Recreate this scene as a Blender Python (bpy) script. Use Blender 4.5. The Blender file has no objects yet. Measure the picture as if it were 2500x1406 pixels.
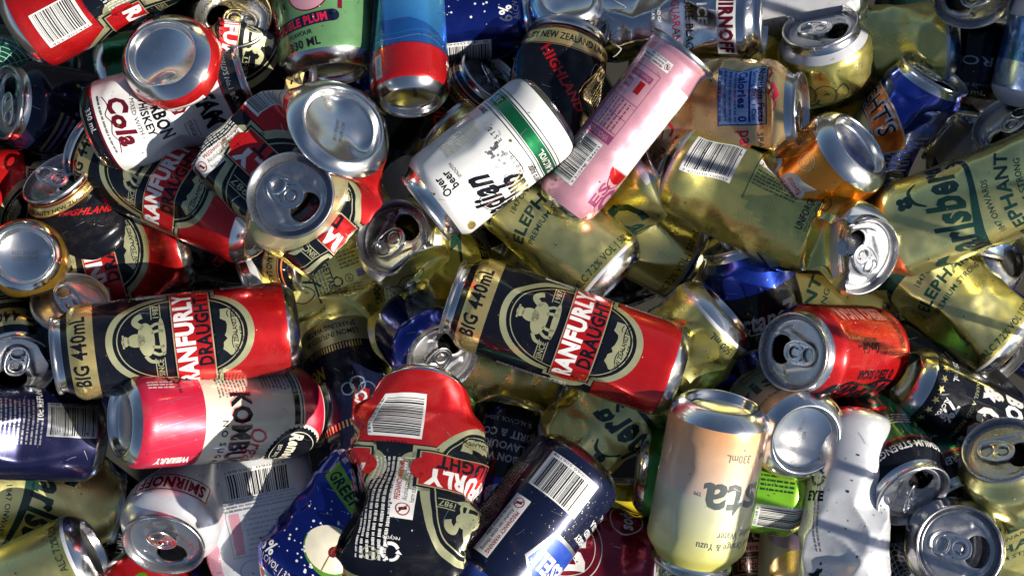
import bpy, math, random
import numpy as np
from mathutils import Vector
SC = bpy.context.scene
COL = SC.collection
rad = math.radians
# ------------------------------------------------------------------ camera, sky, sun, exposure
CAM_H = 0.90            # camera height above the top of the heap (z = 0), metres
PXMM = 3.45             # photo pixels (2500 wide) per mm at z = 0
F_PX = CAM_H*1000*PXMM  # focal length in photo pixels
cd = bpy.data.cameras.new('camera'); cam = bpy.data.objects.new('camera', cd); COL.objects.link(cam)
cam.location = (0, 0, CAM_H); cam.rotation_euler = (0, 0, 0)
cd.sensor_width = 36.0; cd.lens = 36.0*F_PX/2500.0
cd.clip_start = 0.02; cd.clip_end = 500
SC.camera = cam
SUN_DIR = Vector((0.76, -0.24, 0.58)).normalized()     # from the heap towards the sun
sun_el = math.asin(SUN_DIR.z); sun_az = math.atan2(SUN_DIR.x, SUN_DIR.y)
w = bpy.data.worlds.new("World"); SC.world = w; w.use_nodes = True
nt = w.node_tree; bg = nt.nodes['Background']
sky = nt.nodes.new('ShaderNodeTexSky'); sky.sky_type = 'NISHITA'; sky.sun_disc = False
sky.sun_elevation = sun_el; sky.sun_rotation = sun_az
sky.air_density = 1.0; sky.dust_density = 1.2; sky.ozone_density = 1.5
nt.links.new(sky.outputs[0], bg.inputs[0]); bg.inputs[1].default_value = 0.05
ld = bpy.data.lights.new('sun', 'SUN'); ld.energy = 5.0; ld.angle = rad(0.5); ld.color = (1.0, 0.93, 0.80)
sun = bpy.data.objects.new('sun', ld); COL.objects.link(sun)
sun.rotation_euler = (-SUN_DIR).to_track_quat('-Z', 'Y').to_euler()
SC.view_settings.view_transform = 'Standard'; SC.view_settings.look = 'None'
SC.view_settings.exposure = 0.6; SC.view_settings.gamma = 1.0
SC.cycles.max_bounces = 8; SC.cycles.glossy_bounces = 5; SC.cycles.diffuse_bounces = 3
SC.cycles.caustics_reflective = False; SC.cycles.caustics_refractive = False
SC.cycles.use_denoising = True

# ------------------------------------------------------------------ materials
MATS = {}
DES = {}
def ink(name, col, metal=0.7, rough=0.22, coat=0.5, bump=0.02, grain=0.06):
    """printed aluminium: lacquered colour over metal, small scuffs, dust and roughness variation"""
    m = bpy.data.materials.new(name); m.use_nodes = True; n = m.node_tree.nodes; l = m.node_tree.links
    p = n['Principled BSDF']
    tc = n.new('ShaderNodeTexCoord')
    nz = n.new('ShaderNodeTexNoise'); nz.inputs['Scale'].default_value = 90; nz.inputs['Detail'].default_value = 5
    l.new(tc.outputs['Object'], nz.inputs['Vector'])
    mx = n.new('ShaderNodeMix'); mx.data_type = 'RGBA'
    mx.inputs[6].default_value = (*[c*(1-grain*1.5) for c in col], 1)
    mx.inputs[7].default_value = (*[min(1, c*(1+grain)) for c in col], 1)
    l.new(nz.outputs['Fac'], mx.inputs[0])
    # dust specks
    dn = n.new('ShaderNodeTexNoise'); dn.inputs['Scale'].default_value = 620; dn.inputs['Detail'].default_value = 2
    l.new(tc.outputs['Object'], dn.inputs['Vector'])
    dr = n.new('ShaderNodeMapRange'); dr.inputs[1].default_value = 0.73; dr.inputs[2].default_value = 0.80; dr.inputs[4].default_value = 0.35
    l.new(dn.outputs['Fac'], dr.inputs[0])
    d2 = n.new('ShaderNodeMix'); d2.data_type = 'RGBA'; d2.inputs[7].default_value = (0.42, 0.38, 0.32, 1)
    l.new(dr.outputs[0], d2.inputs[0]); l.new(mx.outputs[2], d2.inputs[6])
    # dried drink and handling smudges: broad soft-edged patches, duller and a little brown
    sn = n.new('ShaderNodeTexNoise'); sn.inputs['Scale'].default_value = 26; sn.inputs['Detail'].default_value = 7; sn.inputs['Roughness'].default_value = .68; sn.inputs['Distortion'].default_value = .7
    oi = n.new('ShaderNodeObjectInfo'); vm = n.new('ShaderNodeVectorMath'); vm.operation = 'ADD'; l.new(tc.outputs['Object'], vm.inputs[0]); l.new(oi.outputs['Location'], vm.inputs[1]); l.new(vm.outputs[0], sn.inputs['Vector'])
    sr = n.new('ShaderNodeMapRange'); sr.inputs[1].default_value = .54; sr.inputs[2].default_value = .70; sr.inputs[3].default_value = 0; sr.inputs[4].default_value = 1; l.new(sn.outputs['Fac'], sr.inputs[0])
    sm = n.new('ShaderNodeMath'); sm.operation = 'MULTIPLY'; sm.inputs[1].default_value = .16 if max(col) > .3 else .05; l.new(sr.outputs[0], sm.inputs[0])
    d3 = n.new('ShaderNodeMix'); d3.data_type = 'RGBA'; d3.inputs[7].default_value = (.20, .16, .11, 1); l.new(sm.outputs[0], d3.inputs[0]); l.new(d2.outputs[2], d3.inputs[6])
    l.new(d3.outputs[2], p.inputs['Base Color'])
    cs = n.new('ShaderNodeMath'); cs.operation = 'MULTIPLY_ADD'; cs.inputs[1].default_value = .28; cs.inputs[2].default_value = .05; l.new(sr.outputs[0], cs.inputs[0]); l.new(cs.outputs[0], p.inputs['Coat Roughness'])
    rr = n.new('ShaderNodeMapRange'); rr.inputs[1].default_value = 0.3; rr.inputs[2].default_value = 0.75
    rr.inputs[3].default_value = rough*0.85; rr.inputs[4].default_value = rough*1.3
    l.new(nz.outputs['Fac'], rr.inputs[0]); ra = n.new('ShaderNodeMath'); ra.operation = 'MULTIPLY_ADD'; ra.inputs[1].default_value = .14; l.new(sr.outputs[0], ra.inputs[0]); l.new(rr.outputs[0], ra.inputs[2]); l.new(ra.outputs[0], p.inputs['Roughness'])
    p.inputs['Metallic'].default_value = metal
    p.inputs['Coat Weight'].default_value = coat
    if bump:
        b = n.new('ShaderNodeBump'); b.inputs['Strength'].default_value = 0.25; b.inputs['Distance'].default_value = bump*0.01
        n3 = n.new('ShaderNodeTexNoise'); n3.inputs['Scale'].default_value = 55; n3.inputs['Detail'].default_value = 3
        l.new(tc.outputs['Object'], n3.inputs['Vector']); l.new(n3.outputs['Fac'], b.inputs['Height'])
        l.new(b.outputs[0], p.inputs['Normal']); l.new(b.outputs[0], p.inputs['Coat Normal'])
    if max(col) < .05: p.inputs['Specular IOR Level'].default_value = .22
    MATS[name] = m
    return m
def I(name, r, g, b, metal=0.7, rough=0.22, coat=0.5, **k): ink(name, (r, g, b), metal, rough, coat, **k)
I('aluminium', .80, .80, .80, 1.0, .17, 0, bump=.03)
I('lid_aluminium', .55, .55, .57, 1.0, .27, 0, bump=.02)
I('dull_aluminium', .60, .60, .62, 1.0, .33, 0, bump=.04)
I('inside_lacquer', .30, .29, .26, .9, .4, 0)
I('black', .005, .006, .011, .15, .2, .35)
I('deep_black', .008, .008, .009, .1, .3, .6)
I('red', .62, .03, .022, .75, .25, .7)
I('bright_red', .66, .012, .014, .6, .25, .6)
I('maroon', .30, .01, .03, .7, .25, .6)
I('gold', .85, .66, .26, .85, .25, .3)
I('pale_gold', .50, .50, .29, .6, .3, .4)
I('elephant_gold', .88, .78, .24, .94, .27, .15, bump=.05, grain=.03)
I('elephant_pale', .82, .77, .32, .93, .29, .15, bump=.04, grain=.03)
I('white', .76, .76, .76, .1, .4, .25)
I('shield_blue', .01, .06, .42, .2, .38, .3)
I('pearl_white', .74, .75, .80, .45, .3, .5)
I('cream', .72, .68, .55, .15, .4, .4)
I('beige', .60, .54, .46, .2, .45, .3)
I('dark_green', .012, .055, .042, .4, .25, .6)
I('green', .01, .20, .07, .75, .25, .7)
I('bottle_green', .01, .13, .075, .8, .2, .8)
I('sage_green', .16, .36, .15, .5, .3, .5)
I('lime', .20, .52, .03, .7, .25, .6)
I('teal_line', .02, .10, .11, .5, .3, .5)
I('mint', .25, .62, .45, .2, .4, .3)
I('navy', .007, .011, .04, .3, .26, .5)
I('indigo', .007, .008, .050, .6, .26, .4)
I('blue', .012, .045, .42, .8, .2, .8)
I('royal_blue', .01, .03, .30, .85, .18, .8)
I('sky_blue', .05, .26, .66, .75, .25, .7)
I('mid_blue', .02, .15, .50, .75, .25, .7)
I('pale_blue', .35, .50, .80, .85, .25, .5)
I('pink', .78, .38, .47, .45, .28, .7)
I('hot_pink', .56, .012, .05, .25, .35, .4)
I('magenta', .40, .08, .20, .5, .3, .5)
I('salmon', .72, .25, .22, .2, .35, .4)
I('lilac', .40, .26, .50, .4, .3, .5)
I('orange', .85, .27, .015, .9, .2, .7)
I('flame_orange', .80, .17, .02, .5, .3, .6)
I('peach', .82, .56, .25, .85, .27, .5)
I('amber', .38, .22, .02, .8, .3, .5)
I('yellow', .80, .62, .03, .5, .3, .5)
I('silver_print', .68, .68, .72, 1.0, .14, .5)
I('grey_print', .42, .43, .45, .8, .3, .4)
I('dark_grey', .06, .065, .075, .5, .3, .6)
I('slate_grey', .10, .12, .12, .2, .4, .4)
def gradient(name, stops, metal=.4, rough=.3):
    m = ink(name, (1, 1, 1), metal, rough, .4); n = m.node_tree.nodes; l = m.node_tree.links
    uv = n.new('ShaderNodeUVMap'); uv.uv_map = 'label'
    sp = n.new('ShaderNodeSeparateXYZ'); l.new(uv.outputs[0], sp.inputs[0])
    cr = n.new('ShaderNodeValToRGB'); e = cr.color_ramp.elements
    while len(e) < len(stops): e.new(.5)
    for k, (q, c) in enumerate(stops): e[k].position = q; e[k].color = (*c, 1)
    l.new(sp.outputs[1], cr.inputs[0])
    l.new(cr.outputs[0], n['Principled BSDF'].inputs['Base Color'])
gradient('sunset_fade', [(.10, (.80, .40, .18)), (.30, (.76, .50, .34)), (.475, (.70, .56, .48)), (.485, (.62, .62, .48)), (.70, (.66, .66, .36)), (.9, (.68, .64, .15))], .25, .42)
gradient('blue_fade', [(.0, (.02, .13, .50)), (.35, (.04, .25, .64)), (.6, (.10, .42, .80)), (1, (.01, .10, .45))], .7, .25)
gradient('green_fade', [(.0, (.03, .22, .02)), (.5, (.10, .40, .02)), (.75, (.25, .62, .03)), (1, (.28, .66, .04))], .5, .3)
def plastic(name, col, rough=.35, sss=0):
    m = ink(name, col, 0, rough, .2)
    if sss: m.node_tree.nodes['Principled BSDF'].inputs['Subsurface Weight'].default_value = sss; m.node_tree.nodes['Principled BSDF'].inputs['Subsurface Radius'].default_value = (.01, .01, .01)
plastic('milky_plastic', (.74, .68, .72), .35)
plastic('cap_blue', (.02, .12, .5), .4)

# ------------------------------------------------------------------ flat artwork -> label
TXT = {}
def text_tris(s, bold=0.0, font_res=2):
    """triangles of a line of lettering, normalised to cap height 1, centred on x, baseline y=0; returns (verts, tris, width)"""
    key = (s, bold)
    if key in TXT: return TXT[key]
    cu = bpy.data.curves.new('t', 'FONT'); cu.body = s; cu.resolution_u = font_res; cu.offset = bold*.04; cu.size = 1
    cu.space_character = 1 + bold*.08
    ob = bpy.data.objects.new('t', cu); COL.objects.link(ob)
    dg = bpy.context.evaluated_depsgraph_get(); dg.update()
    me = ob.evaluated_get(dg).to_mesh(); me.calc_loop_triangles()
    v = np.array([(q.co.x, q.co.y) for q in me.vertices]).reshape(-1, 2); t = [tuple(q.vertices) for q in me.loop_triangles]
    ob.evaluated_get(dg).to_mesh_clear()
    bpy.data.objects.remove(ob); bpy.data.curves.remove(cu)
    if len(v):
        lo, hi = v[:, 0].min(), v[:, 0].max(); v[:, 0] -= (lo+hi)/2; v /= .69; wd = (hi-lo)/.69
    else: wd = 0
    TXT[key] = (v, t, wd); return TXT[key]
class Art:
    """artwork in millimetres: s = round the can (0 = front), z = up from the base"""
    def __init__(self): self.F = []     # (poly pts, material, layer)
    def poly(self, pts, m, layer=1): self.F.append((np.array(pts, float), m, layer))
    def rect(self, s, z, w_, h, m, layer=1, rot=0):
        c, q = math.cos(rad(rot)), math.sin(rad(rot))
        self.poly([(s+x*c-y*q, z+x*q+y*c) for x, y in ((-w_/2, -h/2), (w_/2, -h/2), (w_/2, h/2), (-w_/2, h/2))], m, layer)
    def disc(self, s, z, a, b, m, layer=1, n=40, a0=0, a1=360, rot=0):
        c, q = math.cos(rad(rot)), math.sin(rad(rot))
        P = [(s+a*math.cos(t)*c-b*math.sin(t)*q, z+a*math.cos(t)*q+b*math.sin(t)*c) for t in np.linspace(rad(a0), rad(a1), n+1)]
        for k in range(n): self.poly([(s, z), P[k], P[k+1]], m, layer)
    def ring(self, s, z, a, b, t, m, layer=1, n=48, a0=0, a1=360):
        T = np.linspace(rad(a0), rad(a1), n+1)
        for k in range(n):
            u, v = T[k], T[k+1]
            self.poly([(s+(a-t)*math.cos(u), z+(b-t)*math.sin(u)), (s+a*math.cos(u), z+b*math.sin(u)), (s+a*math.cos(v), z+b*math.sin(v)), (s+(a-t)*math.cos(v), z+(b-t)*math.sin(v))], m, layer)
    def text(self, st, s, z, h, m, wd=None, rot=0, layer=2, bold=0.0, shear=0, arc=0):
        v, t, w0 = text_tris(st, bold)
        if not len(v): return
        sx = h if wd is None else wd/w0
        x = v[:, 0]*sx + v[:, 1]*h*shear; y = v[:, 1]*h - h/2
        if arc:   # bend the line of lettering on a circle of radius arc (positive: arched)
            a = x/arc; rr = abs(arc)+ (y if arc > 0 else -y)
            x = rr*np.sin(a if arc > 0 else -a); y = (rr*np.cos(a)-abs(arc))*(1 if arc > 0 else -1)
        c, q = math.cos(rad(rot)), math.sin(rad(rot))
        X = s + x*c - y*q; Y = z + x*q + y*c
        for a_, b_, c_ in t: self.poly([(X[a_], Y[a_]), (X[b_], Y[b_]), (X[c_], Y[c_])], m, layer)
    def stroke(self, pts, wd, m, layer=2, closed=False, smooth=True):
        P = [np.array(p, float) for p in pts]
        if smooth and len(P) > 2:
            Q = []; n = len(P)
            for k in range(n if closed else n-1):
                p0 = P[(k-1) % n] if closed or k > 0 else P[0]; p1 = P[k]; p2 = P[(k+1) % n]; p3 = P[(k+2) % n] if closed or k+2 < n else P[-1]
                for t in (0, .2, .4, .6, .8):
                    Q.append(.5*((2*p1)+(-p0+p2)*t+(2*p0-5*p1+4*p2-p3)*t*t+(-p0+3*p1-3*p2+p3)*t**3))
            if not closed: Q.append(P[-1])
            P = Q
        if closed: P = P+[P[0]]
        n = len(P); L_ = []; R_ = []
        for k in range(n):
            d = P[min(k+1, n-1)]-P[max(k-1, 0)]; d = d/(np.hypot(*d)+1e-9); nn = np.array((-d[1], d[0]))
            ww = wd if np.isscalar(wd) else np.interp(k/(n-1), np.linspace(0, 1, len(wd)), wd)
            L_.append(P[k]+nn*ww/2); R_.append(P[k]-nn*ww/2)
        for k in range(n-1): self.poly([R_[k], R_[k+1], L_[k+1], L_[k]], m, layer)
    def barcode(self, s, z, w_, h, rot=0, seed=1, num='9 414453 901431', bg='white', ink_='deep_black', digits=True):
        """bars run along local y; w_ is across the bars"""
        self.rect(s, z, w_, h, bg, 1, rot)
        r = random.Random(seed); x = -w_/2+2; c, q = math.cos(rad(rot)), math.sin(rad(rot))
        while x < w_/2-2.5:
            b = r.choice((.35, .35, .7, 1.0)); 
            yo = 1.2 if digits else 0
            self.rect(s+(x+b/2)*c-yo*q, z+(x+b/2)*q+yo*c, b, h-2-2*yo, ink_, 2, rot); x += b+r.choice((.35, .5, .8))
        if digits: self.text(num, s+(h/2-1.3)*q, z-(h/2-1.3)*c, 1.8, ink_, w_-4, rot, 2)
    def lines(self, s, z, w_, n, pitch, h, m, rot=0, seed=1, layer=2):
        """fine print: rows of word-length dashes too small to read in the photograph"""
        r = random.Random(seed); c, q = math.cos(rad(rot)), math.sin(rad(rot))
        for k in range(n):
            x = -w_/2; y = ((n-1)/2-k)*pitch
            while x < w_/2:
                b = min(r.uniform(1.2, 4.5), w_/2-x)
                if b > .4: 
                    # two strokes per word so it reads as lettering
                    g = 0
                    while g < b-.25:
                        e = r.uniform(.35, .6)
                        self.rect(s+(x+g+e/2)*c-y*q, z+(x+g+e/2)*q+y*c, e*.8, h*r.uniform(.7, 1), m, layer, rot); g += e+.12
                x += b+.7
    def warning(self, s, z, rot=0, k=1.0, bgc='white'):
        c, q = math.cos(rad(rot)), math.sin(rad(rot))
        self.rect(s, z, 46*k, 11.5*k, bgc, 1, rot)
        def L_(x, y): return s+(x*c-y*q)*k, z+(x*q+y*c)*k
        X, Y = L_(-18, 0); self.ring(X, Y, 3.6*k, 3.6*k, .6*k, 'bright_red', 2, 20); self.rect(X, Y, 1.6*k, 4*k, 'deep_black', 2, rot+15); self.rect(X, Y, 6.4*k, .6*k, 'bright_red', 3, rot-45)
        for t, y, m, b in (('PREGNANCY WARNING', 3.3, 'bright_red', .6), ('Alcohol can cause lifelong', -.2, 'deep_black', 0), ('harm to your baby', -3.8, 'deep_black', 0)):
            X, Y = L_(4 if t[0] != 'h' else -1, y); self.text(t, X, Y, 2.5*k, m, (33 if t[0] != 'h' else 24)*k, rot, 2, b)
    def recycle(self, s, z, r_, m, layer=2, rot=0):
        for a in (90, 210, 330):
            a = rad(a+rot); b = a+rad(80)
            self.stroke([(s+r_*math.cos(t), z+r_*math.sin(t)) for t in np.linspace(a, b, 4)], r_*.38, m, layer)
            e = b+.1; self.poly([(s+r_*.6*math.cos(e), z+r_*.6*math.sin(e)), (s+r_*1.4*math.cos(e), z+r_*1.4*math.sin(e)), (s+r_*math.cos(e+.5), z+r_*math.sin(e+.5))], m, layer)
    def star(self, s, z, r1, r2, n, m, layer=1, rot=0):
        P = [(s+(r1 if k % 2 == 0 else r2)*math.sin(math.pi*k/n+rad(rot)), z+(r1 if k % 2 == 0 else r2)*math.cos(math.pi*k/n+rad(rot))) for k in range(2*n)]
        for k in range(2*n): self.poly([(s, z), P[(k+1) % (2*n)], P[k]], m, layer)
def jag(r, x0, x1, y, amp, n): return [(x0+(x1-x0)*k/n, y+r.uniform(-amp, amp)) for k in range(n+1)]
# ------------------------------------------------------------------ the printed cans
def a_big(a):
    a.rect(0, 147, 207, 1.0, 'gold', 1)
    for s0 in (0, 103):
        a.text('BIG 440mL', s0-2, 146, 9.5, 'black', 52, bold=.6, layer=2)
    r = random.Random(4)
    for s0 in (0, 103.6):
        a.disc(s0, 80, 37, 49, 'pale_gold', 1, 56)
        a.rect(s0, 72, 84, 34, 'pale_gold', 1); a.disc(s0-41, 72, 8, 12, 'pale_gold', 1, 20); a.disc(s0+41, 72, 8, 12, 'pale_gold', 1, 20)
        a.disc(s0, 80, 32.5, 44.5, 'black', 2, 56); a.rect(s0, 72, 80, 29, 'black', 2)
        a.ring(s0, 80, 30.3, 42, .7, 'pale_gold', 3, 56)
        a.rect(s0, 72, 77, 26.5, 'pale_gold', 4); a.rect(s0, 72, 75.5, 25, 'bright_red', 5); a.disc(s0-38, 72, 4, 8, 'bright_red', 5, 16); a.disc(s0+38, 72, 4, 8, 'bright_red', 5, 16)
        a.text('RANFURLY', s0, 77.3, 11.5, 'white', 71, bold=1.2, layer=6)
        a.text('DRAUGHT', s0+4, 65, 9.0, 'black', 52, bold=.9, layer=6)
        # ridge landscape under the name
        J = jag(r, -26, 26, 51, 2.6, 22)
        for k in range(22):
            x0, y0 = J[k]; x1, y1 = J[k+1]; b0 = 80-40*math.sqrt(max(0, 1-(x0/29)**2)); b1 = 80-40*math.sqrt(max(0, 1-(x1/29)**2))
            if y0 > b0 and y1 > b1: a.poly([(s0+x0, b0), (s0+x1, b1), (s0+x1, y1), (s0+x0, y0)], 'pale_gold', 3)
        for x, y, l in ((-12, 46, 9), (4, 45, 12), (10, 47.5, 5), (-4, 43, 4)): a.stroke([(s0+x, y), (s0+x+l*.5, y+.7), (s0+x+l, y-.2)], .6, 'black', 4)
        a.text('NEW ZEALAND BEER', s0, 44.0, 3.0, 'black', 34, bold=.3, layer=4); a.text('alc 4.0% vol', s0, 40, 2.3, 'black', 16, bold=.4, layer=4)
        # rider on a horse
        body = [(-10, 99), (-12, 104), (-9, 107), (-5, 106), (-3, 109), (-3, 114), (0, 117), (3, 114), (3, 109), (7, 106), (12, 108), (15, 112), (17, 108), (16, 102), (12, 101), (10, 97), (4, 98), (-4, 97)]
        a.disc(s0+1, 102.5, 11.5, 5.5, 'pale_gold', 3, 24); a.disc(s0+1, 109, 4.5, 6, 'pale_gold', 3, 18); a.disc(s0+1, 116, 3.4, 2.6, 'pale_gold', 3, 14)
        a.stroke([(s0+9, 104), (s0+13, 109), (s0+17, 107), (s0+18, 104)], 4.2, 'pale_gold', 3)
        a.rect(s0+1, 117.4, 9, 1.2, 'pale_gold', 3)
        for x, d in ((-8, -2), (-4, -1), (5, 1), (9, 2)): a.stroke([(s0+x, 99), (s0+x+d, 95), (s0+x+d*.4, 91)], 2.0, 'pale_gold', 3)
        a.stroke([(s0-10, 104), (s0-14, 101), (s0-15, 96)], 2.4, 'pale_gold', 3)
        a.disc(s0+2, 92, 13, 2.2, 'pale_gold', 3, 20)
        a.text('SINCE', s0-20, 95, 3.8, 'pale_gold', 13, bold=.3, layer=3); a.text('1987', s0+21, 95, 3.8, 'pale_gold', 11, bold=.3, layer=3)
        for x, wd in ((-20, 15), (21, 13)):
            for y in (-3, 3): a.rect(s0+x, 95+y, wd, .6, 'pale_gold', 3)
    for s0 in (51.8, -51.8):
        a.rect(s0, 157, 1, 1, 'black')
    s0 = 51.8
    a.barcode(s0, 34, 32, 26, 90, 3, '453 901431')
    a.text('109691', s0-2, 54, 2.6, 'black', 9, rot=0)
    a.warning(s0-9, 86, -90, .92)
    a.lines(s0+3, 96, 62, 6, 2.6, 1.5, 'white', -90, 7)
    a.recycle(s0-6, 122, 4, 'white'); a.text('recycle', s0-6, 116, 1.8, 'white')
    a.ring(s0+3, 124, 3.6, 3.6, .5, 'pale_gold', 2, 20); a.text('18+', s0+3, 124, 2.4, 'pale_gold')
    s0 = -51.8
    a.lines(s0, 96, 50, 5, 2.6, 1.5, 'white', -90, 9)
def carl(a):
    G = 'dark_green'
    for s0 in (0,):
        # brand word in rounded joined lettering
        a.text('C', s0-38, 116, 32, G, 24, bold=.8, shear=.12, layer=2)
        a.text('arlsberg', s0+11, 113, 23, G, 76, bold=.9, shear=.22, layer=2)
        a.stroke([(s0+42, 104), (s0+46, 98), (s0+38, 92), (s0+20, 93), (s0, 97), (s0-18, 99), (s0-38, 95), (s0-52, 86)], [2.5, 3, 3.5, 4, 5.5, 7, 4, .8], G)
        a.stroke([(s0+18, 124), (s0+24, 131), (s0+33, 132), (s0+38, 126)], [1, 2.5, 2.5, 1], G)
        for an in range(0, 360, 90): a.disc(s0+26+3.2*math.cos(rad(an+45)), 137+3.2*math.sin(rad(an+45)), 2.6, 2.6, G, 2, 12)
        a.text('1847 ONWARDS', s0+2, 87, 4.0, G, 40, arc=90, bold=.2)
        a.text('ELEPHANT', s0+2, 75.5, 8.0, G, 72, arc=90, bold=.7)
        a.text('PREMIUM STRONG', s0+2, 65, 4.0, G, 56, arc=90, bold=.2)
        a.text('ALC 7.2% VOL | 500 mL', s0+6, 16, 5.0, G, 66, bold=.3)
    s0 = 103
    a.barcode(s0, 33, 34, 30, 90, 5, '9 421030 100057')
    a.rect(s0, 62, 40, .6, G); a.rect(s0, 118, 44, 1.6, G)
    a.warning(s0-9, 74, 90, .5)
    a.lines(s0+3, 80, 32, 5, 2.4, 1.5, G, 90, 5)
    a.ring(s0-10, 92, 3.2, 3.2, .5, G, 2, 18); a.text('18+', s0-10, 92, 2.2, G)
    a.recycle(s0-10, 101, 3.4, G)
    a.text('UNFORGETTABLE', s0+2, 106, 5.0, G, 40, bold=.7, rot=180)
    a.lines(s0+2, 113, 40, 3, 2.6, 1.4, G, 180, 6)
    # line-drawn elephant head
    e = lambda P, w_=.8: a.stroke([(s0+x, 128+y) for x, y in P], w_, G)
    e([(-14, 8), (-17, 0), (-12, -8), (-6, -4), (-4, 4), (-8, 10), (-14, 8)]); e([(-5, 6), (2, 10), (9, 6), (10, -2), (7, -12), (3, -16), (0, -12)])
    e([(-3, -6), (0, -12), (5, -14)]); e([(10, 4), (16, 8), (19, 0), (14, -8), (9, -4)]); e([(2, 2), (4, 3), (5, 1)], 1.2); e([(-2, -2), (-5, -10), (-9, -14)], 1.6)
    for s0 in (58, -58): a.rect(s0, 84, .5, 140, 'elephant_gold', 1)
    a.rect(0, 93, 92, 148, 'elephant_pale', 0)
def lager(a):
    a.rect(0, 112, 94, .8, 'flame_orange', 1)
    a.text('A QUALITY NEW ZEALAND LAGER', 0, 103.5, 4.6, 'black', 92, bold=.4, layer=2); a.text('A QUALITY NEW ZEALAND LAGER', 103.6, 103.5, 4.6, 'black', 92, bold=.4, layer=2)
    for z in (97.6, 109.3): a.rect(0, z, 207, .6, 'maroon', 1)
    a.text('HIGHLAND', 10, 74, 7, 'bright_red', 56, rot=-50, bold=.8); a.lines(50, 66, 40, 6, 2.8, 1.5, 'pale_gold', 90, 3); a.barcode(-60, 50, 34, 24, 90, 8)
    a.recycle(40, 88, 4, 'pale_gold'); a.ring(31, 84, 3, 9, .5, 'pale_gold', 2, 20)
def jim(a):
    for z, m, h in ((98, 'maroon', 1.4), (11.5, 'maroon', 1.6)): a.rect(0, z, 207, h, m, 1)
    for s0 in (0, 103.6):
        a.text('JIM BEAM', s0, 84, 13, 'black', 66, bold=1.2, layer=2)
        a.disc(s0, 67, 8.5, 7, 'maroon', 2, 22); a.star(s0, 67, 9.5, 8, 9, 'maroon', 2); a.text('B', s0, 67, 6, 'cream', bold=.5, layer=3); a.ring(s0, 67, 6.4, 5.2, .4, 'cream', 3, 22)
        a.text('KENTUCKY', s0-27, 68, 3, 'black', 16); a.text('STRAIGHT', s0+27, 68, 3, 'black', 16)
        for x in (-27, 27):
            for y in (-3.2, 3.2): a.rect(s0+x, 68+y, 16, .3, 'black', 2)
        a.text('BOURBON', s0, 53, 8.5, 'black', 44, bold=1, layer=2); a.text('WHISKEY', s0, 44, 5.2, 'black', 34, bold=.6, layer=2)
        a.text('- MIXED WITH -', s0, 37.5, 2.8, 'black', 34)
        a.text('Cola', s0, 28, 12, 'maroon', 36, bold=1.2, shear=.25, layer=2)
        a.stroke([(s0-20, 19), (s0-12, 21.5), (s0-6, 18.5), (s0, 21), (s0+7, 19), (s0+13, 21), (s0+22, 18.6)], .6, 'maroon'); a.lines(s0, 16, 44, 1, 2, 1.6, 'black', 0, 2)
        a.text('330 mL', s0-6, 7.5, 4, 'white', 18, bold=.2); a.text("WORLD'S No.1 BOURBON", s0, 103.5, 3.2, 'grey_print', 60, bold=.2)
def canadian(a):
    for z in (37, 20): a.rect(0, z, 207, .7, 'dark_green', 1)
    a.rect(0, 28.5, 207, 9.5, 'green', 1); a.rect(0, 22.8, 207, .9, 'dark_green', 2); a.rect(0, 34.2, 207, .6, 'dark_green', 2)
    a.text('5% ALC./VOL.', -28, 28.5, 4.8, 'white', 30, bold=.4, layer=3); a.text('330 mL', 42, 28.5, 4.6, 'white', 18, bold=.4, layer=3)
    a.text('E S T D', 15, 47, 3.6, 'dark_grey', 13); a.text('1 8 5 8', -10, 47, 3.6, 'dark_grey', 13)
    a.text('Canadian', -38, 78, 19, 'black', 70, bold=1, shear=.45); a.text('Club', -36, 58, 19, 'black', 38, bold=1, shear=.45)
    a.stroke([(-24, 68), (-14, 76), (-16, 84), (-30, 80), (-44, 66)], .7, 'black'); a.stroke([(-90, 62), (-62, 58), (-36, 60), (-20, 46), (0, 46)], .6, 'black')
    a.text('Over', 8, 98, 6, 'black', 14, bold=.5); a.text('beer', 9, 91, 6, 'black', 13, bold=.5)
    a.text('zero sugar.', -32, 40.5, 5, 'black', 28, bold=.4); a.text('zero', 40, 42, 5.0, 'black', 12, bold=.4)
    a.lines(30, 68, 30, 7, 2.2, 1.0, 'gold', 90, 4); a.lines(38, 60, 18, 6, 2.2, 1.0, 'grey_print', 90, 5)
    r = random.Random(2)
    for k in range(30): a.disc(-4+r.uniform(-14, 14), 54+r.uniform(-6, 6), r.uniform(.6, 1.6), r.uniform(.6, 2.2), 'grey_print', 1, 8)
    a.disc(-30, 98, 6, 3.2, 'gold', 1, 16); a.text('SMOOTH', 12, 84, 2.6, 'grey_print', 12)
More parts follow.
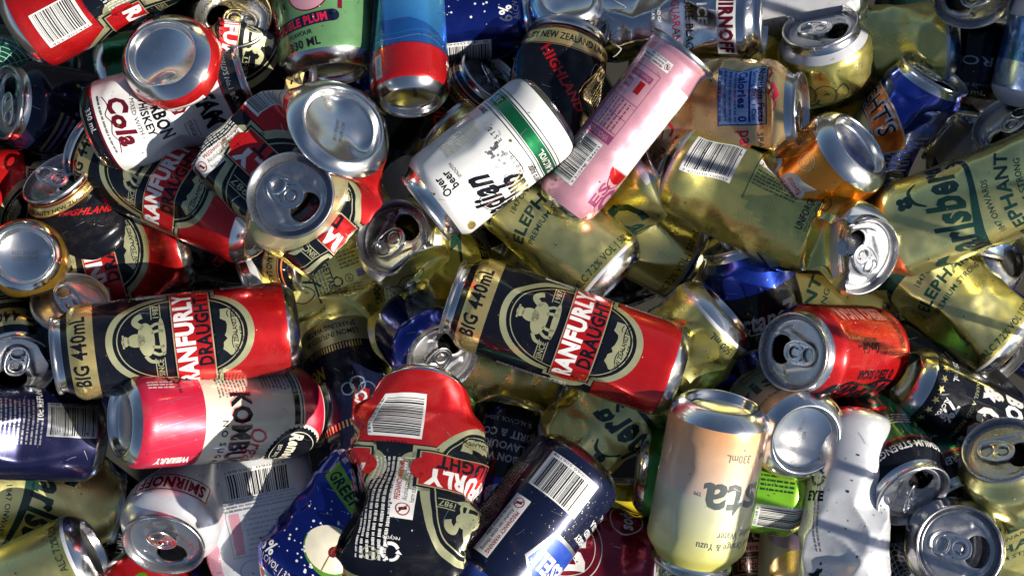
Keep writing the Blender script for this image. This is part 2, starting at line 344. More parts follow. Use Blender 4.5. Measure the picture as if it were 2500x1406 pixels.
def pink(a):
    a.rect(18, 78, 24, 66, 'white', 1); a.disc(17, 44, 11, 9, 'bright_red', 1, 30, 180, 360); a.stroke([(9, 38), (12, 33), (17, 31), (22, 34), (25, 39)], .7, 'maroon')
    a.text('C O S M O', 46, 78, 12, 'magenta', 70, rot=90, bold=.6); a.text('LO', 26, 18, 14, 'magenta', 30, rot=90, bold=1); a.text('ES', 13, 24, 9, 'magenta', 18, rot=90, bold=.7)
    s0 = -20
    a.warning(s0, 117, 180, .62)
    a.rect(s0-2, 81, 29, 56, 'magenta', 1); a.rect(s0-2, 84, 27.8, 49, 'pink', 2)
    a.rect(s0-2, 103, 22, 4.4, 'magenta', 3); a.text('cheers.org.nz', s0-2, 103, 2.6, 'pink', 19, bold=.3, rot=180, layer=4)
    a.rect(s0+4, 95, 5, 9, 'bright_red', 3); a.rect(s0-8, 95, 7, 7, 'magenta', 3); a.text('0.8', s0-8, 95, 3, 'white', rot=180, layer=4); a.text('117Cal', s0-8, 88, 2.6, 'magenta', 9, rot=180, layer=3)
    for z in (84, 72, 61): a.rect(s0-2, z, 27, .5, 'magenta', 3)
    a.lines(s0-2, 72, 22, 6, 3.6, 1.5, 'maroon', 90, 3, 3); a.text('VIVOLO.COM', s0-2, 56, 3.6, 'pink', 22, bold=.5, rot=180, layer=3)
    a.rect(s0-22, 80, 10, 70, 'pink', 1); a.lines(s0-22, 88, 60, 4, 2.5, 1.3, 'magenta', 90, 4)
    a.barcode(s0-4, 34, 34, 26, 90, 6, '9 310495 084623')
    a.text('MARTINI', 70, 70, 12, 'magenta', 70, rot=90, bold=.8)
def kombucha(a):
    a.rect(0, 26.5, 195, 43, 'hot_pink', 0); a.rect(0, 132, 195, 18, 'hot_pink', 0)
    for k in range(26): a.rect(-92+k*7.4, 28, .35, 39, 'magenta', 1, 12)
    a.rect(0, 117, 195, 4.5, 'black', 1); a.rect(0, 121.3, 195, 1.0, 'black', 1)
    a.text('WILD', 26, 34, 6.5, 'white', 15, bold=1, rot=-90); a.text('BERRY', 26, 26, 6.5, 'white', 19, bold=1, rot=-90)
    a.text('KOMBUCHA', 20, 74, 14, 'salmon', 84, bold=1.1, layer=1); a.text('KOMBUCHA', 20.7, 74.6, 14, 'black', 84, bold=1.0)
    a.text('Organic', 24, 88, 13, 'hot_pink', 44, bold=.2, shear=.25); a.text('N O  S U G A R', 18, 62, 4.6, 'black', 42, bold=.6)
    a.disc(24, 118, 22, 22, 'cream', 2, 40); a.star(24, 118, 20.5, 19.3, 36, 'black', 3); a.ring(24, 118, 16.5, 16.5, .5, 'cream', 4, 40)
    a.text('Remedy', 24, 118, 10, 'cream', 32, bold=1, shear=.25, layer=5); a.text("EST 2012", 24, 107, 3, 'cream', 14, layer=4)
    a.recycle(-36, 31, 4.6, 'black'); a.rect(-36, 38, 6, 9, 'black', 1); a.text('arl.org.au', -30, 33, 2.8, 'black', 14, rot=0, bold=.3); a.lines(-30, 20, 18, 3, 2.4, 1.3, 'white', 90, 2)
    a.lines(-32, 70, 28, 9, 2.6, 1.4, 'dark_grey', 0, 3); a.lines(-36, 100, 24, 6, 2.6, 1.3, 'dark_grey', 0, 4); a.rect(-36, 110, 32, 22, 'white', 1); a.lines(-36, 110, 28, 7, 2.8, 1.4, 'dark_grey', 0, 5)
def sista(a):
    a.text('vista', -34, 58, 25, 'slate_grey', 70, bold=.5); a.text('TM', 4, 54, 2.6, 'slate_grey', 4.5)
    a.text('Blood Orange & Yuzu', -26, 89, 5.0, 'slate_grey', 50, bold=.1); a.text('Sparkling Water', -32, 81, 5.0, 'slate_grey', 38, bold=.1)
    a.text('330mL', -18, 27, 5.4, 'slate_grey', 17, bold=.1); a.text('Zero Sugar', -46, 27, 5.0, 'slate_grey', 22, bold=.1)
    a.lines(80, 55, 40, 8, 3, 1.5, 'slate_grey', 0, 2)
def bluecan(a):
    a.rect(0, 19, 166, 26, 'bright_red', 1)
    P = [(-48, 40), (-38, 50), (-26, 54), (-12, 50), (0, 51), (12, 48), (26, 41), (44, 33)]
    for k in range(len(P)-1): a.poly([(P[k][0], 31), (P[k+1][0], 31), P[k+1], P[k]], 'mid_blue', 1)
    P = [(-48, 34), (-26, 41), (-8, 39), (10, 42), (26, 37), (44, 30)]
    a.stroke(P, .7, 'sky_blue', 2); a.stroke([(x, y-4) for x, y in P], .5, 'pale_blue', 2)
    a.rect(-35, 48, 11, 74, 'pale_blue', 1); a.barcode(-42, 60, 14, 60, 0, 5, '9 421034 022', digits=False); a.rect(-24, 18, 6.4, 18, 'white', 2); a.text('241500', -24, 18, 3, 'dark_grey', 13, rot=90, layer=3)
    a.text('APPLE', 36, 24, 4, 'white', 14, bold=.8); a.text('VODKA', 36, 19, 3, 'white', 13, bold=.4); a.text('240 mL', 37, 12, 4.5, 'white', 14, bold=.4)
    a.stroke([(-20, 100), (-5, 94), (12, 95), (34, 88)], 1.2, 'mid_blue', 1)
def plum(a):
    n0 = len(a.F)
    a.text('& SODA', -10, 84, 9, 'maroon', 42, bold=1, layer=2); a.text('& SODA', -10.6, 84.6, 9, 'pink', 42, bold=.6, layer=3)
    a.disc(-2, 58, 14, 14, 'maroon', 1, 30); a.disc(-2, 58, 13, 13, 'pink', 2, 30); a.disc(-1, 60, 6.6, 6.6, 'orange', 3, 20); a.disc(-1, 61, 4.8, 4.8, 'maroon', 4, 20)
    a.stroke([(-3, 66), (-8, 76), (-16, 78)], 1.8, 'cream', 4, smooth=False)
    for P in ([(20, 76), (13, 68), (22, 66)], [(12, 62), (26, 60)], [(19, 84), (14, 78)], [(20, 77), (26, 72)], [(11, 52), (26, 54)], [(19, 52), (18, 44)]): a.stroke(P, 3, 'maroon', 2, smooth=False)
    a.disc(48, 60, 23, 23, 'maroon', 1, 30, 60, 180); a.disc(48, 60, 10, 10, 'lilac', 2, 20, 60, 180)
    for x, y in ((31, 74), (44, 86)):
        for q in range(6): a.disc(x+3*math.cos(q*1.047), y+3*math.sin(q*1.047), 1.8, 1.8, 'white', 2, 10)
        a.disc(x, y, 1.6, 1.6, 'bright_red', 3, 10)
    r = random.Random(8)
    for q in range(9): x, y = r.uniform(-36, -20), r.uniform(46, 66); t = r.uniform(0, 3); a.stroke([(x, y), (x+4*math.cos(t), y+4*math.sin(t))], 1.4, 'dark_green', 2)
    a.disc(-38, 47, 8, 10, 'hot_pink', 1, 24); a.lines(-38, 47, 12, 4, 3, 1.6, 'maroon', 0, 2); a.star(-42, 74, 9, 4, 9, 'bright_red'); a.disc(-36, 66, 10, 3.4, 'bottle_green', 1, 20, rot=25)
    for q in range(22): a.ring(r.uniform(26, 60), r.uniform(66, 100), 1.3, 1.3, .35, 'navy', 2, 10)
    a.rect(-12, 37, 50, 8.5, 'navy', 1, 6); a.disc(13, 39.6, 4.2, 4.2, 'navy', 1, 16); a.disc(-37, 34.4, 4.2, 4.2, 'orange', 1, 16)
    a.text('DOUBLE PLUM', -12, 37, 5.6, 'hot_pink', 42, bold=1, rot=6, layer=3)
    a.text('FLAVOUR', -10, 29, 3, 'deep_black', 17, rot=4, bold=.3); a.text('330 ML', -8, 22, 5.6, 'deep_black', 22, rot=4, bold=.6)
    a.lines(90, 60, 50, 8, 3, 1.6, 'dark_green', 90, 2)
    for p, _, _ in a.F[n0:]: p[:, 1] -= 8.5
def smice(a):
    a.rect(8, 106, 56, 13.5, 'white', 1); a.text('SMIRNOFF', 8, 106, 9, 'maroon', 50, bold=1.4)
    a.text('ICE', 4, 89, 7, 'white', 16, bold=.5); a.text('DOUBLE BLACK', 8, 79, 5.4, 'black', 54, bold=.3); a.text('& GUARANA', 8, 70, 5.4, 'maroon', 44, bold=.2)
    a.text('A BLEND OF SMIRNOFF', 8, 59, 2.2, 'white', 36); a.text('VODKA & GUARANA', 8, 55, 2.2, 'white', 30)
    a.stroke([(-30, 30), (-22, 36), (-14, 22), (-6, 34), (2, 22), (10, 34), (18, 24), (28, 30), (38, 22)], .9, 'white'); a.stroke([(-34, 14), (-20, 26), (-6, 12), (10, 24), (30, 12)], .9, 'white')
    a.text('250ml', 30, 14, 3.4, 'white', 13)
def smw(a):
    a.rect(0, 96, 52, 15.6, 'maroon', 1); a.rect(0, 96, 50, 13.6, 'pearl_white', 2); a.text('SMIRNOFF', 0, 96, 9.6, 'maroon', 45, bold=1, layer=3)
    a.poly([(-22, 100), (22, 100), (16, 112), (-16, 112)], 'pearl_white', 1)
    for P in ([(-14, 68), (-9, 60), (0, 58), (9, 60), (14, 68)], [(-12, 72), (0, 75), (12, 72)]): a.stroke(P, 1.0, 'dark_grey')
    r = random.Random(5)
    for q in range(60): a.disc(r.uniform(-12, 12), r.uniform(59, 73), .6, .6, 'grey_print', 2, 6)
    a.stroke([(-34, 66), (-26, 58), (-20, 66)], 1.6, 'maroon', smooth=False); a.stroke([(34, 66), (26, 58), (20, 66)], 1.6, 'maroon', smooth=False)
    a.rect(0, 46, 40, 1.2, 'maroon'); a.text('PURE', 0, 38, 7, 'maroon', 22, bold=.5); a.lines(60, 60, 40, 6, 3, 1.6, 'dark_grey', 90, 3)
def smback(a):
    a.barcode(0, 30, 40, 22, 0, 12, '420060 505887'); a.rect(0, 66, 42, 34, 'grey_print', 1); a.rect(0, 66, 41, 33, 'pearl_white', 2); a.lines(-4, 66, 30, 8, 3.6, 1.5, 'grey_print', 0, 3, 3); a.rect(16, 66, 6, 30, 'pink', 3); a.lines(0, 45, 44, 4, 2.4, 1.4, 'grey_print', 0, 4)
    for x in (-10, 10): a.ring(x, 94, 8, 8, .4, 'grey_print', 2, 24)
    a.stroke([(-18, 104), (-8, 98), (2, 106), (12, 99)], .8, 'maroon'); a.poly([(30, 40), (60, 60), (60, 120), (30, 100)], 'pink', 1); a.poly([(-30, 40), (-60, 60), (-60, 120), (-30, 100)], 'pink', 1)
def speights(a):
    a.poly([(-46, 92), (-30, 102), (-22, 84), (-20, 60), (-24, 36), (-34, 20), (-40, 40), (-50, 60)], 'white', 1)
    def arcband(s, z, r0, r1, a0, a1, m, ly):
        T = np.linspace(rad(a0), rad(a1), 24)
        for k in range(23): a.poly([(s+r0*math.cos(T[k]), z+r0*math.sin(T[k])), (s+r1*math.cos(T[k]), z+r1*math.sin(T[k])), (s+r1*math.cos(T[k+1]), z+r1*math.sin(T[k+1])), (s+r0*math.cos(T[k+1]), z+r0*math.sin(T[k+1]))], m, ly)
    a.F.clear()
    arcband(0, 10, 58, 79, 38, 142, 'white', 1); arcband(0, 10, 59.2, 77.8, 39, 141, 'flame_orange', 2)
    a.text("SPEIGHT'S", 0, 78.5, 14, 'white', 88, arc=68, bold=1.6, layer=3); a.text("SPEIGHT'S", .4, 78.2, 12.5, 'navy', 88, arc=68, bold=.1, layer=4)
    a.disc(0, 52, 34, 15, 'pale_gold', 1, 40); a.text('EST', 0, 60, 2.6, 'navy', 5, layer=2); a.text('- 1876 -', 0, 53, 6, 'navy', 28, layer=2)
    for p, _, _ in a.F: p[:, 1] += 7
    a.rect(0, 28, 200, 34, 'black', 0)
    for x in (-52, -28, -4, 22, 46): a.star(x, 32-abs(x)*.06, 8, 4.2, 9, 'white', 1); a.star(x, 32-abs(x)*.06, 6.8, 3.4, 9, 'flame_orange', 2)
    a.rect(66, 52, 30, .5, 'white'); a.text('NUTRITION INFORMATION', 66, 76, 3, 'white', 26, bold=.4); a.lines(66, 58, 26, 9, 3.3, 1.6, 'white', 0, 5)
    for z in (72, 60, 48): a.rect(66, z, 27, .4, 'white')
def lacroix(a):
    s0 = -16
    a.rect(s0, 82, 38, 36, 'royal_blue', 1); a.rect(s0, 82, 36.6, 34.6, 'pale_blue', 2)
    a.text('Nutrition Facts', s0, 95.5, 5.2, 'royal_blue', 34, bold=1, layer=3); a.text('Serving Size 1 Can', s0, 90, 3.4, 'royal_blue', 32, bold=.4, layer=3)
    a.rect(s0, 86.6, 34, 1.6, 'royal_blue', 3); a.text('Calories  0', s0, 81.5, 6, 'royal_blue', 34, bold=1, layer=3); a.lines(s0, 71, 34, 4, 3.6, 2, 'royal_blue', 0, 3, 3)
    a.text('pamplemousse', 38, 84, 9, 'hot_pink', 64, bold=.6); a.text('SPARKLING WATER', 36, 94, 4.6, 'teal_line', 56, bold=.3)
    for q in range(14):
        r = random.Random(q); x, y = r.uniform(-50, 60), r.choice((100, 104, 22, 28)); a.stroke([(x, y), (x+4, y+r.uniform(2, 5)), (x+9, y+1)], r.uniform(.8, 2), 'hot_pink', 1)
    a.stroke([(60, 30), (48, 40), (46, 58), (58, 70), (76, 62), (80, 44), (70, 34)], 4, 'royal_blue', 3); a.stroke([(46, 50), (40, 64), (44, 76)], 4, 'bottle_green', 2); a.disc(66, 48, 24, 26, 'lilac', 1, 30)
    a.lines(-60, 60, 60, 6, 3, 1.6, 'dark_grey', 90, 4)
def orange(a):
    a.disc(-4, 46, 11, 12, 'cream', 1, 26); a.poly([(-12, 38), (-6, 34), (-16, 30)], 'cream', 1)
    a.text('Natural', -4, 48, 5.4, 'bright_red', 18, bold=.4, shear=.2); a.text('flavour', -4, 42, 4.4, 'bright_red', 14, bold=.2)
    a.ring(4, 24, 6.6, 6.6, .6, 'peach', 2, 24); a.ring(4, 24, 4.8, 4.8, .4, 'peach', 2, 24); a.text('U', 4, 24, 4.6, 'peach', bold=.6); a.text('330ml', 24, 22, 4.6, 'peach', 15, bold=.2)
    a.stroke([(-30, 60), (-10, 62), (8, 76), (30, 70), (44, 82)], 3, 'yellow', 1); a.stroke([(-20, 84), (4, 88), (30, 92)], 8, 'flame_orange', 1)
    a.text('ORANGE', 40, 56, 18, 'white', 60, bold=1.2, rot=12)
def cokezero(a):
    for s0 in (-40, 62):
        a.text('Coca-Cola', s0, 58, 27, 'black', 88, rot=90, bold=1.2, shear=.3, layer=2); a.stroke([(s0+16, 20), (s0+18, 40), (s0+14, 60), (s0+17, 84), (s0+12, 100)], [1, 3.5, 2, 2.5, 1], 'black')
    a.text('ZERO SUGAR', -17, 58, 6.6, 'black', 42, rot=90, bold=.9); a.text('0', -17, 32, 7, 'black', rot=90, bold=1)
    a.text('Coca-Cola', 2, 66, 7, 'black', 23, rot=90, bold=.8, shear=.3); a.text('ZERO SUGAR', 8, 66, 2.6, 'black', 18, rot=90, bold=.3); a.text('share a', -2, 50, 2.8, 'black', 9, rot=90, bold=.3); a.text('with', 3, 82, 2.8, 'black', 6, rot=90)
    a.text('ZERO SUGAR', 30, 60, 12, 'salmon', 66, rot=90, bold=1.2); a.text('SUGAR', 24, 40, 4, 'maroon', 24, rot=90, bold=.8)
def bourboncola(a):
    for q in range(22): a.star(-82+q*7.6, 15, 3.0, 1.2, 5, 'gold', 1)
    a.text('250 mL', -24, 24, 4.4, 'white', 18, bold=.3); a.text('7%', 4, 29, 9, 'white', 13, bold=.9, shear=.1); a.text('ALC/VOL', 4, 22.5, 2.8, 'white', 14, bold=.3)
    a.text('BARREL AGED BOURBON', 0, 42, 2.8, 'pale_gold', 52)
    a.text('BOURBON', 4, 74, 13, 'white', 62, bold=1.4, layer=2); a.text('& COLA', 4, 56, 15, 'gold', 60, bold=1.8, layer=1); a.text('& COLA', 4.4, 56, 15, 'white', 60, bold=1.2, layer=2)
    a.text('Genuine Kentucky', 4, 90, 8, 'gold', 64, bold=.3, shear=.35); a.disc(4, 110, 24, 12, 'gold', 1, 40); a.disc(4, 110, 22, 10, 'black', 2, 40); a.text("COBRA", 4, 110, 12, 'white', 32, bold=1, layer=3)
    a.lines(-60, 60, 60, 6, 3, 1.6, 'pale_gold', 90, 3)
def hyper(a):
    a.poly([(-32, 82), (32, 62), (32, 76), (-32, 96)], 'lime', 1); a.text('GREEN APPLE', 0, 79, 8, 'navy', 58, bold=.7, rot=-17, layer=2)
    a.text('HYPER', -2, 104, 22, 'grey_print', 74, bold=1.6, rot=-14, layer=1); a.text('HYPER', -1.4, 104.6, 20, 'white', 72, bold=.6, rot=-14, layer=2)
    a.disc(4, 44, 19, 17, 'lime', 1, 30); a.disc(1, 45, 15.5, 15.5, 'cream', 2, 30); a.disc(3, 45, 3, 4, 'maroon', 3, 12); a.stroke([(3, 60), (2, 45), (4, 30)], .7, 'amber', 3); a.disc(30, 34, 18, 14, 'lime', 1, 30)
    r = random.Random(3)
    for q in range(90):
        an = r.uniform(0, 6.28); d = abs(r.gauss(0, 1))*10+17; a.disc(3+d*math.cos(an), 46+d*math.sin(an)*.9, *(2*[r.uniform(.3, 1.0)]), 'white', 2, 6)
    a.text('6%', -32, 20, 9, 'white', 12, bold=.5); a.text('ALC/VOL | 330 mL', -17, 12.5, 4, 'white', 40, bold=.2)
    a.barcode(-62, 62, 60, 24, 90, 4, '9 420060 5054'); a.lines(70, 60, 60, 6, 3, 1.6, 'white', 90, 3)
def cody(a):
    for k in range(34): a.rect(-60+k*3.2, 86, 1.3, 5, 'gold', 1)
    a.text('LEMON INFUSED IN', 8, 19, 4.0, 'navy', 44, bold=.4, layer=2); a.text('SPARKLING WATER.', 8, 12.8, 4.0, 'navy', 42, bold=.4, layer=2)
    a.text('NO', 26, 44, 9, 'yellow', 14, bold=.8); a.text('SUGAR', 30, 54, 6, 'yellow', 20, bold=.6)
    for k in range(20): a.rect(-14+k*2.2, 29, 1.0, 4.5, 'gold', 1)
    a.rect(-2, 76, 26, 11, 'bright_red', 1, 70); a.text('CALI', -2, 76, 8, 'white', 22, bold=1, rot=70)
    for x, y, r_ in ((-10, 66, 7), (-4, 60, 6), (4, 62, 5)): a.ring(x, y, r_, r_, 1.1, 'pale_blue', 1, 20)
def vb(a):
    for z in (93,): a.rect(0, z, 207, 1.6, 'maroon', 2)
    a.text('PREMIUM STRENGTH \u2022 PREMIUM STRENGTH \u2022 PREMIUM STRENGTH \u2022', 0, 100, 5.0, 'white', 190, bold=.5, layer=2)
    a.lines(0, 74, 30, 4, 2.6, 1.6, 'white', 0, 3); a.rect(0, 62, 10, 3, 'bright_red', 1); a.disc(90, 40, 40, 20, 'bright_red', 1, 40)
def whiteberry(a):
    a.recycle(26, 50, 5, 'dark_grey'); a.lines(24, 74, 50, 2, 2.4, 1.2, 'dark_grey', -90, 3); a.text('EYE', 26, 62, 6, 'black', 13, bold=1.4, rot=180)
    r = random.Random(9)
    for q in range(26): a.disc(24+r.gauss(0, 1.8), 114+r.gauss(0, 3), r.uniform(.4, 1.6), r.uniform(.4, 1.6), 'black', 2, 7)
    for q in range(60): a.disc(r.uniform(-80, 80), r.uniform(15, 130), .3, r.uniform(.3, .8), 'dark_grey', 1, 6)
    a.ring(27, 36, 4.4, 4.4, .5, 'grey_print', 2, 20); a.ring(27, 24, 4.4, 4.4, .5, 'grey_print', 2, 20)
def wildb(a):
    a.disc(8, 68, 26, 22, 'lilac', 1, 30); a.text('VODKA', 6, 54, 8.5, 'black', 26, bold=1.6, rot=180); a.text('& LIME MINT', -4, 42, 9, 'black', 48, bold=1.8, rot=180); a.text('WILDBERRY', -2, 30, 11, 'black', 54, bold=2, rot=180)
    a.disc(0, 110, 26, 20, 'peach', 1, 30)
def limecan(a):
    a.barcode(10, 100, 18, 34, 0, 5, '4 891100'); a.ring(30, 100, 7, 7, .6, 'dark_green', 2, 24); a.star(30, 100, 5, 4, 9, 'dark_green', 2)
    a.lines(-14, 96, 24, 5, 2.8, 1.5, 'dark_green', 90, 3)
    a.text('7UP', 0, 50, 24, 'white', 44, bold=1.4, rot=90)
def cheers(a):
    a.text('No added colours', 6, 84, 4, 'mint', 44, bold=.4, rot=180); a.lines(4, 74, 50, 6, 3.4, 2.0, 'mint', 180, 4)
    a.rect(4, 44, 44, 36, 'salmon', 1); a.rect(4, 44, 42.6, 34.6, 'deep_black', 2)
    a.rect(4, 54, 32, 10, 'salmon', 3); a.rect(4, 54, 31, 9, 'deep_black', 4); a.text('PLEASE DRINK', 4, 52.4, 3, 'salmon', 26, bold=.7, rot=180, layer=5); a.text('RESPONSIBLY', 4, 56.4, 3, 'salmon', 25, bold=.7, rot=180, layer=5)
    a.rect(4, 42, 32, 7, 'salmon', 3); a.text('cheers.org.nz', 4, 42, 4, 'black', 28, bold=.6, rot=180, layer=4); a.recycle(4, 33, 3.4, 'salmon', 3); a.text('RECYCLE', 4, 28.6, 2.4, 'salmon', 12, rot=180, layer=3)
    a.lines(-24, 44, 34, 4, 3, 1.8, 'salmon', 90, 4); a.text('@mojo', 10, 20, 3, 'salmon', 14, rot=180)
def diesel(a):
    a.barcode(2, 28, 38, 27, 0, 9, '9 420060 506198')
    a.warning(17, 74, 90, 1.0)
    a.lines(40, 66, 70, 8, 2.8, 1.6, 'grey_print', 90, 11); a.rect(34, 66, .3, 60, 'bright_red')
    def shield(g, m, ly): a.poly([(-60-g, 80), (-54-g*.6, 58-g), (-14+g*.6, 58-g), (-8+g, 80), (-34, 100+g)], m, ly)
    shield(2.6, 'grey_print', 1); shield(0, 'shield_blue', 2)
    a.text('DIESEL', -34, 76, 12, 'white', 42, bold=1.1, layer=3)
    a.text('BOURBON WHISKEY', -50, 48, 4.4, 'white', 46, bold=.7); a.text('FLAVOURED', -46, 41, 4.4, 'white', 28, bold=.7); a.text('SPIRIT & COLA', -50, 34, 4.4, 'white', 36, bold=.7); a.text('330mL', -44, 26, 3.4, 'white', 12)
    a.rect(0, 110, 206, 10, 'shield_blue', 1)
    r = random.Random(4)
    for q in range(160): a.disc(r.gauss(-24, 16), r.gauss(40, 18), .25, r.uniform(.2, .6), 'grey_print', 1, 5)
def whisky(a):
    a.text('% ALC/VOL 330mL', 0, 20, 3.2, 'grey_print', 36); a.text('SPIRIT & COLA', 0, 30, 5.4, 'grey_print', 50, bold=.6); a.text('FLAVOURED', 0, 39, 5.4, 'grey_print', 40, bold=.6); a.text('BOURBON WHISKEY', 0, 48, 5.4, 'grey_print', 62, bold=.6)
    a.rect(20, 78, 70, 30, 'royal_blue', 1); a.text('DIESEL', 20, 76, 14, 'pale_blue', 60, bold=1.6)
    a.text('% ALC/VOL 330mL', 103, 20, 3.2, 'grey_print', 36)
def octane(a):
    a.text('Octane', 0, 62, 13, 'white', 46, bold=.6, shear=.25); a.text('7', 26, 62, 16, 'white', bold=.6, shear=.3); a.stroke([(-22, 54), (-4, 53), (20, 55)], 1, 'white')
    a.stroke([(-90, 46), (-40, 38), (0, 42), (40, 37), (90, 44)], 2, 'white', 1); a.text('ICE', 6, 26, 16, 'white', 36, bold=1, shear=.3)
    a.rect(-22, 74, 4.6, 26, 'white', 1); a.rect(-22, 74, 3.6, 25, 'black', 2); a.text('cheers.org.nz', -22, 74, 2.4, 'white', 22, rot=90, layer=3)
def emerson(a):
    a.poly([(6, 44), (40, 54), (40, 72), (6, 62)], 'white', 1); a.poly([(7, 45.4), (39, 55), (39, 70.8), (7, 61)], 'maroon', 2); a.text("Emerson's", 23, 58, 9, 'white', 34, bold=1, rot=16, layer=3)
    a.ring(-12, 40, 9, 9, 1.8, 'yellow', 1, 26); a.rect(-12, 40, 1.5, 17, 'yellow', 1); a.stroke([(-18, 34), (-12, 40), (-6, 34)], 1.5, 'yellow', 1, smooth=False)
    r = random.Random(6)
    for k, m in enumerate(('teal_line', 'lilac', 'pale_gold', 'sky_blue', 'magenta', 'pale_blue', 'lilac', 'pale_gold')):
        y = 56+k*5; a.stroke([(-34+k, y-10), (-22, y-2), (-6, y), (4+k*2, y-4)], 2.6, m, 1)
    for q in range(26): a.disc(r.uniform(-40, 50), r.uniform(20, 100), *(2*[r.uniform(.5, 1.8)]), r.choice(('lilac', 'magenta', 'pale_blue', 'yellow', 'sky_blue')), 1, 8)
    a.stroke([(24, 28), (30, 38), (24, 44)], 4, 'sky_blue', 1); a.text('Brewed since 1992', 24, 34, 3, 'white', 30, rot=16)
    for q in range(8): a.disc(4+q*1.8, 30+q*6, 2.4, .9, 'yellow', 2, 8, rot=40)
def redpepper(a):
    a.ring(-6, 66, 24, 24, .7, 'cream', 1, 44); a.ring(-6, 66, 19, 19, .5, 'cream', 1, 40); a.disc(-6, 66, 18, 18, 'maroon', 1, 40)
    a.text('Dr.', -6, 66, 20, 'white', 30, bold=1.8); a.text('1885', 12, 54, 3.6, 'white', 8); a.disc(20, 26, 14, 12, 'maroon', 1, 30); a.ring(20, 26, 14, 12, 1, 'cream', 2, 30); a.text('soda', 20, 26, 9, 'white', 20, bold=.8, layer=3)
    a.text('PEPPER', -8, 104, 9, 'white', 50, bold=1)
def energy(a):
    a.poly([(-84, 0), (0, 0), (0, 62), (-84, 62)], 'royal_blue', 1); a.poly([(0, 62), (84, 62), (84, 134), (0, 134)], 'royal_blue', 1)
    a.text('ENERGY DRINK', 10, 84, 5, 'bright_red', 50, rot=90, bold=.4); a.disc(-6, 60, 12, 14, 'silver_print', 2, 24)
    a.rect(-34, 66, 9, 60, 'blue', 2); a.text('With Taurine. Vitalizes 250 mL', -34, 66, 3.4, 'white', 56, rot=90, layer=3, bold=.2)
def small250(a):
    a.text('250 mL', 0, 84, 5.4, 'grey_print', 20, rot=180, bold=.3); a.text('|', 14, 84, 6, 'grey_print'); a.text('NO ARTIFICIAL SWEETENERS', 0, 76, 3, 'grey_print', 46, rot=180); a.text('STRONG', 0, 50, 10, 'grey_print', 50)
def beigecan(a):
    a.text('7% ALC', 0, 84, 7, 'dark_grey', 26, rot=180, bold=.4); a.text('MADE FROM GRAPE', 2, 70, 4.4, 'dark_grey', 40, rot=180); a.stroke([(-8, 58), (0, 64), (8, 58), (0, 54)], 1.4, 'maroon')
def ambercan(a):
    a.lines(-14, 60, 70, 10, 3.2, 1.8, 'dark_grey', 0, 3); a.rect(20, 60, 1, 90, 'dark_grey', 1); a.rect(0, 34, 100, 1, 'yellow', 1)
def purpleblue(a):
    a.barcode(-6, 26, 34, 24, 90, 8, '9 300 1180', 'grey_print'); a.lines(-8, 66, 32, 14, 3.0, 1.4, 'grey_print', 0, 5); a.text('10c REFUND', 8, 48, 4, 'white', 30, bold=.6)
    r = random.Random(12)
    for q in range(120): a.disc(28+r.gauss(0, 9), r.uniform(20, 110), r.uniform(.4, 1.2), r.uniform(.4, 1.2), r.choice(('mid_blue', 'teal_line')), 1, 6)
def darkbar(a):
    a.barcode(0, 50, 36, 28, 0, 2, '9 415345', 'grey_print'); a.lines(24, 70, 50, 5, 3, 1.8, 'grey_print', 90, 4); a.text('RYE WHISKEY', 0, 92, 5, 'grey_print', 40, bold=.4)
    a.star(-30, 80, 5, 2, 5, 'grey_print'); a.star(-40, 60, 4, 1.6, 5, 'grey_print')
def greenweb(a):
    for k in range(6): a.ring(0, 60, 5+k*3.5, 6+k*4, .5, 'mint', 1, 24, -70, 120)
    for k in range(7): t = rad(-60+k*30); a.stroke([(0, 60), (24*math.cos(t), 60+28*math.sin(t))], .4, 'mint')
def greencan(a):
    a.text('CITRUS', 0, 60, 14, 'white', 50, bold=.8); a.rect(0, 60, 120, .5, 'mint', 1)
def singe(a):
    a.text('GINGER', 0, 96, 6, 'pale_gold', 26, bold=.8); a.rect(0, 101, 30, .5, 'pale_gold'); a.rect(0, 91, 30, .5, 'pale_gold'); a.lines(0, 70, 40, 6, 3, 1.6, 'pale_gold', 0, 3)
def milky(a):
    a.rect(0, 30, 240, 30, 'mid_blue', 1); a.rect(0, 16, 240, 14, 'pale_blue', 2); a.text('Anchor', 0, 62, 11, 'bright_red', 36, bold=.8, shear=.2)
    a.ring(0, 78, 4.4, 4.4, .9, 'bright_red', 2, 20); a.rect(0, 80, .9, 9, 'bright_red', 2); a.lines(0, 53, 36, 1, 2, 1.4, 'bright_red', 0, 2)
def meshcan(a):
    for k in range(22): a.rect(-40+k*3.6, 50, .5, 70, 'grey_print', 1, 32); a.rect(-40+k*3.6, 50, .5, 70, 'grey_print', 1, -32)
def raspberry(a):
    a.text('RASP', 0, 60, 24, 'white', 60, bold=1.6, layer=1); a.text('RASP', 0, 60, 22, 'maroon', 58, bold=.6, layer=2)
    a.disc(22, 34, 12, 12, 'bright_red', 2, 20); a.disc(-20, 30, 10, 6, 'lime', 2, 16, rot=30)
BS = [(8, 'aluminium')]
